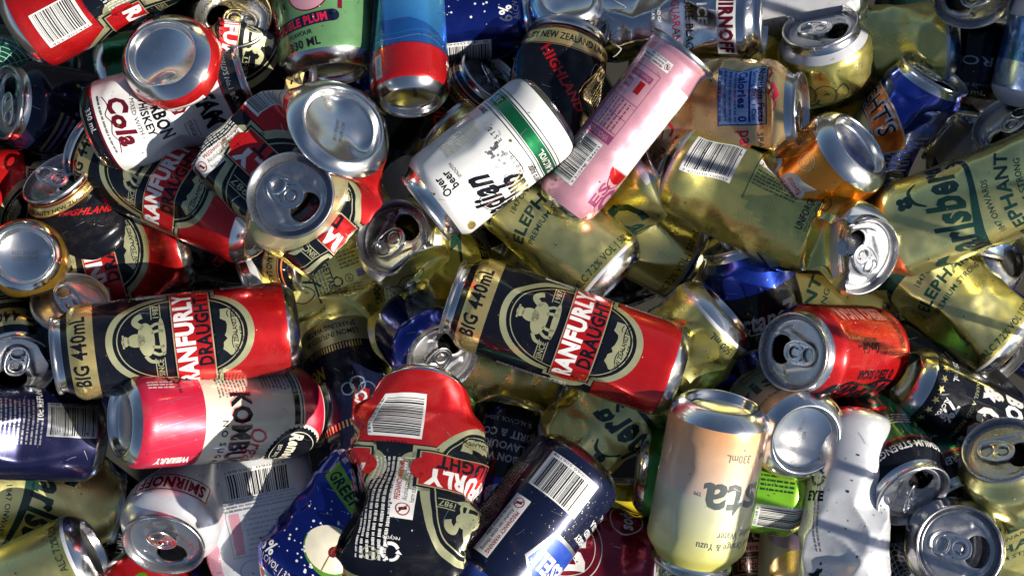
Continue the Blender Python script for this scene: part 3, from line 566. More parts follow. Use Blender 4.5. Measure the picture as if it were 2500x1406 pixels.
DES.update({
 'big440': ([(8.5, 'aluminium'), (54, 'bright_red'), (136, 'black'), (153, 'gold'), (157.5, 'black'), (None, 'aluminium')], a_big, 165, 33),
 'elephant': ([(8.5, 'aluminium'), (11, 'pearl_white'), (154, 'elephant_gold'), (159.5, 'pearl_white'), (None, 'aluminium')], carl, 168, 33),
 'lager': ([(8, 'aluminium'), (97, 'black'), (110, 'gold'), (115.5, 'black'), (None, 'aluminium')], lager, 122, 33),
 'jim': ([(2.5, 'aluminium'), (11, 'black'), (98.5, 'white'), (110, 'black'), (None, 'aluminium')], jim, 115, 33),
 'canadian': ([(4, 'aluminium'), (5, 'dark_green'), (107, 'white'), (None, 'aluminium')], canadian, 118, 33),
 'pink': ([(3, 'aluminium'), (130, 'pink'), (None, 'aluminium')], pink, 134, 26.5),
 'kombucha': ([(5, 'aluminium'), (142, 'cream'), (None, 'aluminium')], kombucha, 150, 31),
 'sista': ([(10, 'aluminium'), (110, 'sunset_fade'), (None, 'aluminium')], sista, 117, 33),
 'bluecan': ([(7, 'aluminium'), (127, 'blue_fade'), (None, 'aluminium')], bluecan, 134, 26.5),
 'plum': ([(9, 'aluminium'), (110, 'sage_green'), (None, 'aluminium')], plum, 118, 33),
 'smice': ([(6, 'aluminium'), (None, 'silver_print')], smice, 130, 28),
 'smw': ([(7, 'aluminium'), (120, 'pearl_white'), (None, 'aluminium')], smw, 124, 33),
 'smback': ([(8, 'aluminium'), (112, 'pearl_white'), (None, 'aluminium')], smback, 120, 33),
 'speights': ([(5, 'aluminium'), (110, 'blue'), (None, 'aluminium')], speights, 118, 33),
 'lacroix': ([(7, 'aluminium'), (112, 'peach'), (None, 'aluminium')], lacroix, 120, 33),
 'orange': ([(11, 'aluminium'), (112, 'orange'), (None, 'aluminium')], orange, 120, 33),
 'cokezero': ([(7, 'aluminium'), (107, 'bright_red'), (None, 'aluminium')], cokezero, 117, 33),
 'bourboncola': ([(9, 'aluminium'), (128, 'black'), (None, 'aluminium')], bourboncola, 134, 26.5),
 'hyper': ([(7, 'aluminium'), (128, 'royal_blue'), (None, 'aluminium')], hyper, 134, 31),
 'cody': ([(6, 'aluminium'), (26, 'pale_gold'), (110, 'navy'), (None, 'aluminium')], cody, 118, 33),
 'vb': ([(6, 'aluminium'), (93, 'bottle_green'), (110, 'black'), (None, 'aluminium')], vb, 118, 31),
 'whiteberry': ([(3, 'aluminium'), (142, 'pearl_white'), (None, 'aluminium')], whiteberry, 148, 27),
 'wildb': ([(6, 'aluminium'), (120, 'beige'), (None, 'aluminium')], wildb, 126, 31),
 'limecan': ([(6, 'aluminium'), (120, 'green_fade'), (None, 'aluminium')], limecan, 126, 29),
 'cheers': ([(6, 'aluminium'), (None, 'deep_black')], cheers, 126, 29),
 'diesel': ([(7, 'aluminium'), (None, 'navy')], diesel, 122, 33),
 'whisky': ([(8, 'aluminium'), (None, 'black')], whisky, 118, 31),
 'octane': ([(7, 'aluminium'), (42, 'blue'), (82, 'black'), (108, 'blue'), (None, 'aluminium')], octane, 116, 33),
 'emerson': ([(6, 'aluminium'), (108, 'navy'), (None, 'aluminium')], emerson, 116, 33),
 'redpepper': ([(6, 'aluminium'), (None, 'maroon')], redpepper, 120, 33),
 'energy': ([(5, 'aluminium'), (None, 'pale_blue')], energy, 134, 26.5),
 'small250': ([(6, 'aluminium'), (None, 'black')], small250, 110, 25),
 'beigecan': ([(6, 'aluminium'), (None, 'beige')], beigecan, 120, 29),
 'ambercan': ([(6, 'aluminium'), (None, 'amber')], ambercan, 120, 33),
 'purpleblue': ([(9, 'aluminium'), (None, 'indigo')], purpleblue, 122, 31),
 'darkbar': ([(6, 'aluminium'), (None, 'deep_black')], darkbar, 120, 33),
 'greenweb': ([(6, 'aluminium'), (None, 'dark_green')], greenweb, 120, 31),
 'greencan': ([(9, 'aluminium'), (None, 'green')], greencan, 122, 27),
 'singe': ([(6, 'aluminium'), (None, 'black')], singe, 120, 31),
 'meshcan': ([(6, 'aluminium'), (None, 'deep_black')], meshcan, 110, 26),
 'raspberry': ([(6, 'aluminium'), (None, 'bright_red')], raspberry, 120, 33),
 'plainwhite': ([(6, 'aluminium'), (112, 'pearl_white'), (None, 'aluminium')], None, 122, 33),
 'plainblue': ([(6, 'aluminium'), (112, 'royal_blue'), (None, 'aluminium')], None, 122, 33),
 'plainsilver': ([(6, 'aluminium'), (None, 'silver_print')], None, 122, 33),
 'plainblack': ([(6, 'aluminium'), (None, 'black')], None, 122, 33),
 'plainyellow': ([(6, 'aluminium'), (None, 'yellow')], None, 122, 33),
 'goldshoulder': ([(6, 'aluminium'), (48, 'black'), (78, 'pale_gold'), (None, 'aluminium')], None, 84, 33),
 'milky': ([(None, 'milky_plastic')], milky, 150, 38),
})

# ------------------------------------------------------------------ can geometry (millimetres)
NT = 96
def can_profile(R, L, rl):
    """(z, r) of the painted wall from the standing ring to the neck"""
    pr = [(0.0, .74*R), (.5, .775*R), (2.5, .85*R), (5, .915*R), (7.5, .965*R), (10, .99*R), (13, R)]
    zn = L-max(9.0, 5.5+(R-rl)*1.9)
    pr.append((zn, R))
    n = 7
    for k in range(1, n+1):
        t = k/n; f = t*t*(3-2*t)
        pr.append((zn+(L-4-zn)*t, R+(rl-.7-R)*f))
    pr.append((L-2.6, rl-.6))
    return pr
def clip_axis(poly, ax, v, keep_gt):
    out = []; n = len(poly)
    for k in range(n):
        a = poly[k]; b = poly[(k+1) % n]; da = a[ax]-v; db = b[ax]-v
        if not keep_gt: da, db = -da, -db
        if da >= 0: out.append(a)
        if (da > 0 and db < 0) or (da < 0 and db > 0):
            t = da/(da-db); out.append((a[0]+(b[0]-a[0])*t, a[1]+(b[1]-a[1])*t))
    return out
def cut_cells(F, R, rows):
    """cut the artwork along the cells of the wall grid so that it lies on the wall"""
    step = 2*math.pi*R/NT; res = []
    for pts, m, lay in F:
        P = [(p[0]/step, np.interp(p[1], rows, np.arange(len(rows)))) for p in pts]
        a = 0
        for k in range(len(P)): a += P[k][0]*P[(k+1) % len(P)][1]-P[(k+1) % len(P)][0]*P[k][1]
        if abs(a) < 1e-5: continue
        if a < 0: P = P[::-1]
        c0, c1 = math.floor(min(p[0] for p in P)+1e-6), math.ceil(max(p[0] for p in P)-1e-6)
        for c in range(c0, max(c1, c0+1)):
            Q = P
            if c > c0: Q = clip_axis(Q, 0, c, True)
            if c < c1-1: Q = clip_axis(Q, 0, c+1, False)
            if len(Q) < 3: continue
            r0, r1 = math.floor(min(p[1] for p in Q)+1e-6), math.ceil(max(p[1] for p in Q)-1e-6)
            for r in range(r0, max(r1, r0+1)):
                S = Q
                if r > r0: S = clip_axis(S, 1, r, True)
                if r < r1-1: S = clip_axis(S, 1, r+1, False)
                if len(S) >= 3: res.append((S, c, r, m, lay))
    return res

CUT = {}
def get_cut(dn, R, L, rl):
    key = (dn, R, L)
    if key in CUT: return CUT[key]
    bands, fn = DES[dn][0], DES[dn][1]
    pr = can_profile(R, L, rl)
    zs = set()
    for z, _ in pr: zs.add(round(z, 3))
    sc = L/DES[dn][2]
    edges = []; z0 = 0
    for zt, m in bands:
        zt = L+5 if zt is None else zt*sc
        edges.append((z0, zt, m)); 
        if zt < L-3: zs.add(round(zt, 3))
        z0 = zt
    zs = sorted(zs); rows = [zs[0]]
    for z in zs[1:]:
        g = z-rows[-1]
        if g < .12: continue
        n = max(1, int(round(g/2.3)))
        rows += [rows[-1]+g*k/n for k in range(1, n+1)]
    rows = np.array(rows)
    art = Art()
    if fn: fn(art)
    wr = random.Random(dn)      # grit, dried flecks and scratches through the ink
    W_, H_ = 2*math.pi*DES[dn][3], DES[dn][2]
    for q in range(70):
        a_ = wr.uniform(.15, .55) if q % 9 else wr.uniform(.6, 1.1); art.disc(wr.uniform(-W_/2, W_/2), wr.uniform(8, H_-8), a_, a_*wr.uniform(.5, 1.4), wr.choice(('deep_black', 'amber', 'dark_grey', 'beige')), 7, 6)
    for q in range(26):
        x_, y_ = wr.uniform(-W_/2, W_/2), wr.uniform(12, H_-12); t_ = wr.uniform(0, 3.14); l_ = wr.uniform(2, 9)
        art.stroke([(x_, y_), (x_+l_*.5*math.cos(t_)+wr.uniform(-.6, .6), y_+l_*.5*math.sin(t_)), (x_+l_*math.cos(t_), y_+l_*math.sin(t_))], wr.uniform(.12, .3), wr.choice(('aluminium', 'dull_aluminium')), 7)
    F = []
    for p, m, l in art.F:
        p = p.copy(); p[:, 1] = np.clip(p[:, 1]*sc, rows[1], rows[-2]); p[:, 0] = p[:, 0]*(R/DES[dn][3]); F.append((p, m, l))
    cells = cut_cells(F, R, rows)
    V = []; T = []; M = []; LY = []; CC = []; n = 0
    for S, c, r, m, lay in cells:
        k = len(S); V += S; CC += [(c, r)]*k; LY += [lay]*k
        for q in range(1, k-1): T.append((n, n+q, n+q+1)); M.append(m)
        n += k
    V = np.array(V).reshape(-1, 2); CC = np.array(CC, int).reshape(-1, 2)
    band_m = []
    for i in range(len(rows)-1):
        zc = (rows[i]+rows[i+1])/2
        band_m.append(next((m for a, b, m in edges if a <= zc < b), edges[-1][2]))
    CUT[key] = (rows, V, np.array(T, int).reshape(-1, 3), M, np.array(LY, float), CC, band_m)
    return CUT[key]

# ---- deformation of a whole can, applied to every part alike. phi: degrees round the axis, 0 = towards the camera
def sstep(x, a, b):
    t = np.clip((x-a)/(b-a+1e-9), 0, 1); return t*t*(3-2*t)
def softplus(s, w_): 
    x = np.clip(s/w_, -40, 40); return np.where(s/w_ > 30, s, w_*np.log1p(np.exp(x)))
def hashn(P, seed):
    r = np.random.RandomState(seed); o = np.zeros(len(P))
    for k in range(7):
        d = r.normal(size=3); d /= np.linalg.norm(d); f = r.uniform(.05, .16)
        x = P@d*f+r.uniform(0, 9); o += (2*np.abs(2*(x-np.floor(x+.5)))-1)/7
    return o
def deform(P, ops, R, L):
    P = P.copy(); P0 = P.copy()
    for o in sorted(ops, key=lambda q: q[0] != 'wrinkle'):
        k = o[0]; z = P[:, 2]
        if k == 'dent':      # z, phi, depth, half height, inversion
            _, z0, ph, dp, hz, inv = (o+(.75,))[:6]
            n = np.array((math.cos(rad(ph)), math.sin(rad(ph)), 0))
            fz = 1-np.sqrt(((z-z0)/hz)**2+.0008)
            s = P@n-(R-dp*fz)
            f = softplus(s, .45)*(fz > -.25)*np.clip((fz+.25)/.25, 0, 1)
            P -= ((1+inv)*f*.5*(1+np.tanh(1.5*s)))[:, None]*n
        elif k == 'squash':  # z0, z1, phi, amount (0..0.9), softness
            _, z0, z1, ph, am, so = (o+(25,))[:6]
            wt = sstep(z, z0-so, z0+1e-3)*(1-sstep(z, z1, z1+so))*am
            n = np.array((math.cos(rad(ph)), math.sin(rad(ph)), 0)); t = np.array((-n[1], n[0], 0))
            a = P@n; b = P@t
            rr = np.hypot(a, b)+1e-9; th = np.arctan2(a, b)
            # towards a flattened loop of the same girth
            bw = b*(1+.56*wt*wt); aw = a*(1-wt)
            P += (aw-a)[:, None]*n+(bw-b)[:, None]*t
        elif k == 'bend':    # z0, angle, phi (the end above z0 leans towards phi), width
            _, z0, an, ph, wd = (o+(16,))[:5]
            n = np.array((math.cos(rad(ph)), math.sin(rad(ph)), 0))
            A = rad(an); u = np.clip((z-(z0-wd/2))/wd, 0, 1)
            th = A*u; rho = wd/(abs(A)+1e-9)*(1 if A > 0 else -1)
            a = P@n; tang = P-a[:, None]*n; zz = z
            # arc of the spine
            zs = z0-wd/2; base = np.minimum(zz, zs); over = np.maximum(zz-(zs+wd), 0)
            cx = rho*(1-np.cos(th)); cz = base+rho*np.sin(th)
            cx = cx+over*np.sin(th); cz = cz+over*np.cos(th)
            na = cx+a*np.cos(th); nz = cz-a*np.sin(th)
            P = tang.copy(); P[:, 2] = nz; P += na[:, None]*n
        elif k == 'twist':
            _, z0, z1, an = o
            t = rad(an)*sstep(z, z0, z1); x = P[:, 0]*np.cos(t)-P[:, 1]*np.sin(t); P[:, 1] = P[:, 0]*np.sin(t)+P[:, 1]*np.cos(t); P[:, 0] = x
        elif k == 'shear':   # the part above z0 slides by d towards phi over width
            _, z0, wd, ph, d = o
            f = d*sstep(z, z0-wd/2, z0+wd/2); P[:, 0] += f*math.cos(rad(ph)); P[:, 1] += f*math.sin(rad(ph))
        elif k == 'press':   # shorten between z0 and z1 by factor, with a buckled belt
            _, z0, z1, fa, am, nb = (o+(4,))[:6]
            th = np.arctan2(P[:, 1], P[:, 0]); t = np.clip((z-z0)/(z1-z0), 0, 1)
            belt = np.sin(math.pi*t)**.8
            tri = lambda x: 2*np.abs(2*(x-np.floor(x+.5)))-1
            g = 1-am/R*belt*(.5+.5*tri(th/(2*math.pi)*nb+t*1.3))
            g2 = 1+am*.25/R*belt*tri(t*2.5)
            P[:, 0] *= g*g2; P[:, 1] *= g*g2
            P[:, 2] = np.where(z > z0, np.where(z < z1, z0+(z-z0)*fa, z-(z1-z0)*(1-fa)), z)
        elif k == 'yosh':    # diamond buckling
            _, z0, z1, am, nb, ph = (o+(0,))[:6]
            th = np.arctan2(P[:, 1], P[:, 0])-rad(ph)
            wt = sstep(z, z0-10, z0+8)*(1-sstep(z, z1-8, z1+10))
            tri = lambda x: 2*np.abs(2*(x-np.floor(x+.5)))-1
            hz = 2*math.pi*R/nb*.62
            g = tri(th/(2*math.pi)*nb)*tri(z/hz)*.5-np.abs(tri(z/hz+.25))*.3
            P[:, :2] *= (1+am/R*wt*g)[:, None]
        elif k == 'wrinkle':
            _, z0, z1, am, sd = o
            wt = sstep(z, z0-8, z0+6)*(1-sstep(z, z1-6, z1+8))
            rs = np.random.RandomState(sd); g = 0
            for s_, am2 in ((19.0, 1.0), (10.0, .38)):     # foil-like facets: cones meeting in sharp valleys
                lo, hi = P.min(0)-4, P.max(0)+4; nn = int(max(8, 2*math.pi*R*(z1-z0+20)/s_**2*.9))
                t_ = rs.uniform(0, 2*math.pi, nn); C_ = np.stack((np.cos(t_)*R*rs.uniform(.7, 1.1, nn), np.sin(t_)*R*rs.uniform(.7, 1.1, nn), rs.uniform(z0-8, z1+8, nn)), 1)
                h_ = rs.uniform(-.35, .35, nn)
                D_ = np.linalg.norm(P0[:, None, :]-C_[None], axis=2)/s_+h_[None]
                g = g+(D_.min(1)-.45)*am2
            g = g*am*wt*1.5; r_ = np.hypot(P[:, 0], P[:, 1])+1e-6
            P[:, 0] += g*P[:, 0]/r_; P[:, 1] += g*P[:, 1]/r_
        elif k == 'bump':    # x, y, z, dx, dy, dz, radius
            _, x, y, zz, dx, dy, dz, rr = o
            g = np.exp(-(((P-np.array((x, y, zz)))**2).sum(1))/rr**2); P += g[:, None]*np.array((dx, dy, dz))
        elif k == 'oval':    # whole can oval
            _, ph, am, z0, z1 = o
            wt = sstep(z, z0, z1)*am if z1 != z0 else am
            n = np.array((math.cos(rad(ph)), math.sin(rad(ph)), 0)); t = np.array((-n[1], n[0], 0))
            P -= ((P@n)*wt)[:, None]*n; P += ((P@t)*wt*.6)[:, None]*t
    return P
def crumple(level, seed, R=33, L=120):
    """a random set of dents; level 1 = handled, 2 = stepped on, 3 = crushed"""
    r = random.Random(seed); ops = []
    n = {1: 2, 2: 5, 3: 8}[level]
    for k in range(n):
        z0 = r.uniform(.24*L, .76*L); ph = r.uniform(-110, 110) if k % 3 else r.uniform(-40, 40)
        dp = r.uniform(.05, .13)*R*{1: .8, 2: 1.5, 3: 2.2}[level]
        ops.append(('dent', z0, ph, dp, min(r.uniform(14, 34)*(1 if level < 3 else 1.1), z0-7, L-11-z0), r.uniform(.3, .8)))
    if level >= 2: ops.append(('wrinkle', 16, L-22, .45*level, seed))
    return ops

def mesh_obj(name, V, F, mats, fm=None, parent=None, normals=None, uv=None, sharp=None):
    me = bpy.data.meshes.new(name)
    me.from_pydata(V.tolist() if hasattr(V, 'tolist') else V, [], F)
    for m in mats: me.materials.append(MATS[m])
    if fm is not None: me.polygons.foreach_set('material_index', np.array(fm, dtype=np.int32))
    me.polygons.foreach_set('use_smooth', np.ones(len(me.polygons), bool))
    if uv is not None:
        ul = me.uv_layers.new(name='label'); li = np.empty(len(me.loops), dtype=np.int32); me.loops.foreach_get('vertex_index', li)
        ul.data.foreach_set('uv', uv[li].astype(np.float32).ravel())
    me.update()
    if sharp: me.set_sharp_from_angle(angle=rad(sharp))
    if normals is not None: me.normals_split_custom_set_from_vertices(normals.tolist())
    ob = bpy.data.objects.new(name, me); COL.objects.link(ob)
    if parent is not None: ob.parent = parent
    return ob
def rev(prof, n=64, close=False):
    """surface of revolution from (r, z) pairs"""
    V = []; F = []; m = len(prof)
    for r_, z in prof:
        for k in range(n): a = 2*math.pi*k/n; V.append((r_*math.cos(a), r_*math.sin(a), z))
    for i in range(m-1):
        for k in range(n): F.append((i*n+k, i*n+(k+1) % n, (i+1)*n+(k+1) % n, (i+1)*n+k))
    if close: V.append((0, 0, prof[-1][1])); c = len(V)-1; F += [((m-1)*n+k, (m-1)*n+(k+1) % n, c) for k in range(n)]
    return V, F
def tube(path, r_, n=8, closed=True, flat=1.0):
    V = []; F = []; m = len(path); P = [np.array(p, float) for p in path]
    for k in range(m):
        d = (P[(k+1) % m]-P[k-1]) if closed else P[min(k+1, m-1)]-P[max(k-1, 0)]
        d = d/np.linalg.norm(d); up = np.array((0, 0, 1.)); sd = np.cross(d, up); sd /= np.linalg.norm(sd)+1e-9; u2 = np.cross(sd, d)
        for q in range(n): a = 2*math.pi*q/n; V.append(tuple(P[k]+sd*r_*math.cos(a)+u2*r_*flat*math.sin(a)))
    for k in range(m if closed else m-1):
        for q in range(n): F.append((k*n+q, k*n+(q+1) % n, ((k+1) % m)*n+(q+1) % n, ((k+1) % m)*n+q))
    return V, F
def merge(parts):
    V = []; F = []
    for v, f in parts: o = len(V); V += list(v); F += [tuple(i+o for i in q) for q in f]
    return V, F
def lid_geo(L, rl, lz, opened=True):
    """seam, countersink and panel with the drinking hole at +x (rotated later)"""
    ro = rl+.9
    prof = [(rl-.7, L-3.2), (ro-.15, L-3), (ro, L-2.4), (ro, L-.9), (ro-.35, L-.25), (ro-.9, L), (ro-1.5, L-.25), (ro-1.8, L-.9), (ro-2.1, L-3), (ro-2.7, L-5.6), (ro-3.1, L-6.5), (ro-3.7, L-6.9), (ro-4.3, L-6.5), (ro-4.7, L-5.4), (ro-5.1, L-4.7), (ro-5.8, L-4.5)]
    n = 72; V, F = rev(prof, n); rp = ro-5.8; last = (len(prof)-1)*n
    k_ = rp/21.0
    def h(x, y):
        x, y = x/k_, y/k_
        # recessed teardrop round tab and hole
        d = math.hypot(x-3, y) - (14.5 if x > -4 else 14.5); d2 = abs(y)-(13.5-.32*max(0, 4-x))
        dd = max(math.hypot(x-1.5, y)-17.6, d2 if x < 6 else -9)
        t = min(1, max(0, (-dd+.4)/1.3)); z = -.75*t
        dh = math.hypot((x-11.2)/8.9, y/11.2)            # raised lip round the hole
        z += .5*math.exp(-((dh-1.13)/.09)**2)
        if not opened: z += -.2*math.exp(-((dh-1.0)/.05)**2)
        return L-4.5+z
    cx, ax_, ay = 11.2*k_, 7.6*k_, 9.9*k_
    nr = 12; ringidx = [[last+k for k in range(n)]]
    for r_ in range(1, nr+1):
        t = r_/nr; row = []
        for k in range(n):
            a = 2*math.pi*k/n
            ox, oy = rp*math.cos(a), rp*math.sin(a)
            # point on the hole for this direction
            e = .86; ca, sa = math.cos(a), math.sin(a)
            hx = cx+ax_*(abs(ca)**e)*(1 if ca > 0 else -1); hy = ay*(abs(sa)**e)*(1 if sa > 0 else -1)
            x = ox+(hx-ox)*t; y = oy+(hy-oy)*t
            z = h(x, y)
            V.append((x, y, z)); row.append(len(V)-1)
        ringidx.append(row)
    if opened:   # folded edge of the hole going down
        row = []
        for k in ringidx[-1]: x, y, z = V[k]; V.append((cx+(x-cx)*.97, y*.97, z-1.1)); row.append(len(V)-1)
        ringidx.append(row)
    else: V.append((cx, 0, L-5.1))
    for i in range(len(ringidx)-1):
        A, B = ringidx[i], ringidx[i+1]
        for k in range(n): F.append((A[k], A[(k+1) % n], B[(k+1) % n], B[k]))
    if not opened: F += [(ringidx[-1][k], ringidx[-1][(k+1) % n], len(V)-1) for k in range(n)]
    parts = [(V, F)]
    if opened:   # the pushed-in flap hanging below the hole
        FV = []; FF = []; m = 18
        for r_ in (1, .5):
            for k in range(m): a = 2*math.pi*k/m; x = ax_*.93*math.cos(a)*r_; y = ay*.93*math.sin(a)*r_; FV.append((x, y, .5*math.sin(3*a)*0))
        FV.append((0, 0, .3))
        for k in range(m): FF.append((k, (k+1) % m, m+(k+1) % m, m+k)); FF.append((m+k, m+(k+1) % m, 2*m))
        ang = rad(62); hx0 = cx-ax_
        FV = [(hx0+(x+ax_)*math.cos(ang)*.9, y, L-6.4-(x+ax_)*math.sin(ang)+z) for x, y, z in FV]
        parts.append((FV, FF))
    # rivet
    rv, rf = rev([(3.2, L-5.2), (3.0, L-4.2), (2.4, L-3.6), (1.7, L-3.5), (1.2, L-4.0)], 20, True); parts.append((rv, rf))
    return merge(parts)
def tab_geo(L, lift=0.0, k_=1.0, rot=0.0):
    """ring-pull: rolled outline, finger hole at the tail (-x), plate with a rivet island at the nose (+x)"""
    z0 = L-3.1; parts = []
    def outline(sx, sy, n=40):
        P = []
        for k in range(n):
            a = 2*math.pi*k/n; x = math.cos(a); y = math.sin(a); wy = 7.7 if x > 0 else 7.7-.9*(-x)
            P.append(((-4.6+11.6*(abs(x)**.82)*(1 if x > 0 else -1))*1.0*sx+(-4.6)*(1-sx), wy*(abs(y)**.8)*(1 if y > 0 else -1)*sy, z0))
        return P
    parts.append(tube(outline(1, 1), .95, 8, True, .75))
    # plate between outline, finger hole and rivet ring
    n = 40; O = outline(.95, .92, n)
    # nose plate : annulus round the rivet
    V = []; F = []
    for r_, zz in ((6.9, z0), (5.6, z0+.1), (4.9, z0+.25), (4.2, z0+.05), (4.0, z0-.5)):
        for k in range(32): a = 2*math.pi*k/32; V.append((r_*math.cos(a)*.97, r_*math.sin(a), zz))
    for i in range(4):
        for k in range(32): F.append((i*32+k, i*32+(k+1) % 32, (i+1)*32+(k+1) % 32, (i+1)*32+k))
    parts.append((V, F))
    # bridge tongue to the rivet
    parts.append(([(-4.6, -2.2, z0-.3), (1.6, -1.9, z0-.35), (1.6, 1.9, z0-.35), (-4.6, 2.2, z0-.3)], [(0, 1, 2, 3)]))
    # rolled rim of the finger hole
    fh = [(-10.7+4.4*math.cos(a), 5.3*math.sin(a), z0) for a in np.linspace(0, 2*math.pi, 28, endpoint=False)]
    parts.append(tube(fh, .75, 8, True, .8))
    # web between the two
    V = []; F = []
    m = 28
    for k in range(m):
        a = 2*math.pi*k/m; V.append((-10.7+4.6*math.cos(a), 5.5*math.sin(a), z0+.05))
    for k in range(m):
        a = 2*math.pi*k/m; x, y = math.cos(a), math.sin(a)
        V.append((max(-15.9, -10.9+5.6*x*(1.0 if x < 0 else .9)), 6.6*(abs(y)**.8)*(1 if y > 0 else -1), z0))
    for k in range(m): F.append((k, (k+1) % m, m+(k+1) % m, m+k))
    parts.append((V, F))
    for sg in (-1, 1):
        parts.append(([(-7.5, sg*4.2, z0), (-3.4, sg*5.8, z0), (-3.4, sg*7.1, z0), (-8.5, sg*6.9, z0)], [(0, 1, 2, 3) if sg > 0 else (3, 2, 1, 0)]))
    V, F = merge(parts); V = np.array(V, float); V[:, :2] *= k_
    if lift:
        c, s = math.cos(rad(lift)), math.sin(rad(lift)); x = V[:, 0].copy(); z = V[:, 2]-z0
        V[:, 0] = x*c+z*s+(.8 if lift > 20 else 0); V[:, 2] = z0+z*c-x*s
    if rot:
        c, s = math.cos(rad(rot)), math.sin(rad(rot)); x = V[:, 0].copy(); V[:, 0] = x*c-V[:, 1]*s; V[:, 1] = x*s+V[:, 1]*c
    return V, F
def dome_z(r_, R):
    rd = .64*R; return 10.5-(r_/rd)**2*4.2 if r_ < rd else 6.3
def base_geo(R):
    prof = [(.775*R, .5), (.755*R, .05), (.735*R, -.25), (.71*R, .0), (.69*R, 1.0), (.675*R, 3), (.66*R, 5), (.645*R, 6.1)]
    for t in (.97, .93, .86, .76, .64, .5, .36, .22, .1): r_ = .64*R*t; prof.append((r_, dome_z(r_, R)))
    V, F = rev(prof, 72, True); V[-1] = (0, 0, 10.5)
    return V, [tuple(reversed(f)) for f in F]

def px(x, y, z=0.0):
    """world point (mm) seen at photo pixel (x, y) at height z (mm)"""
    k = (CAM_H*1000-z)/F_PX
    return np.array(((x-1250)*k, (703-y)*k, z))
CANS = []
def can(design, x, y, ang, tilt, z, label, anchor='lid', R=33.0, L=None, rl=None, roll=0, op=None, lift=0, tabrot=0, ops=(), stamp=None, lid='lid_aluminium', base='aluminium', part_label=None, cat='can', soft=0.0, opened=True, name='drink_can', fix=False, tab=True, hz=None):
    L = L or DES[design][2]
    if rl is None: rl = 26.2 if R >= 31 else (24.6 if R < 27.5 else 25.4)
    CANS.append(dict(design=design, x=x, y=y, ang=ang, tilt=tilt, z=z, label=label, anchor=anchor, R=R, L=L, rl=rl, roll=roll, op=op, lift=lift, tabrot=tabrot, ops=list(ops), stamp=stamp, lid=lid, base=base, cat=cat, soft=soft, opened=opened, name=name, fix=fix, tab=tab))
def frame_of(c, z):
    A = px(c['x'], c['y'], z); ray = A-np.array((0, 0, CAM_H*1000)); ray /= np.linalg.norm(ray)
    d = np.array((math.cos(rad(c['ang'])), math.sin(rad(c['ang'])), 0)); d -= ray*(d@ray); d /= np.linalg.norm(d)
    t = rad(c['tilt']); ax = d*math.cos(t)+ray*math.sin(t)      # from the anchor towards the other end
    Z = -ax if c['anchor'] == 'lid' else ax
    X = -ray-Z*(-ray@Z)
    if np.linalg.norm(X) < 1e-4: X = d
    X /= np.linalg.norm(X); Y = np.cross(Z, X)
    return A, X, Y, Z, ray, d
def end_frame(c, ops):
    """rigid frame of the anchored end after deformation"""
    z0 = c['L'] if c['anchor'] == 'lid' else 0.0
    e = .5; r_ = 10.0
    Q = np.array([(0, 0, z0), (r_, 0, z0), (0, r_, z0), (0, 0, z0+(-8 if z0 else 8)), (-r_, 0, z0), (0, -r_, z0)])
    D = deform(Q, ops, c['R'], c['L'])
    o = D[0]; X = D[1]-D[4]; X /= np.linalg.norm(X); Y = D[2]-D[5]; Y -= X*(Y@X); Y /= np.linalg.norm(Y); Z = np.cross(X, Y)
    return o, X, Y, Z
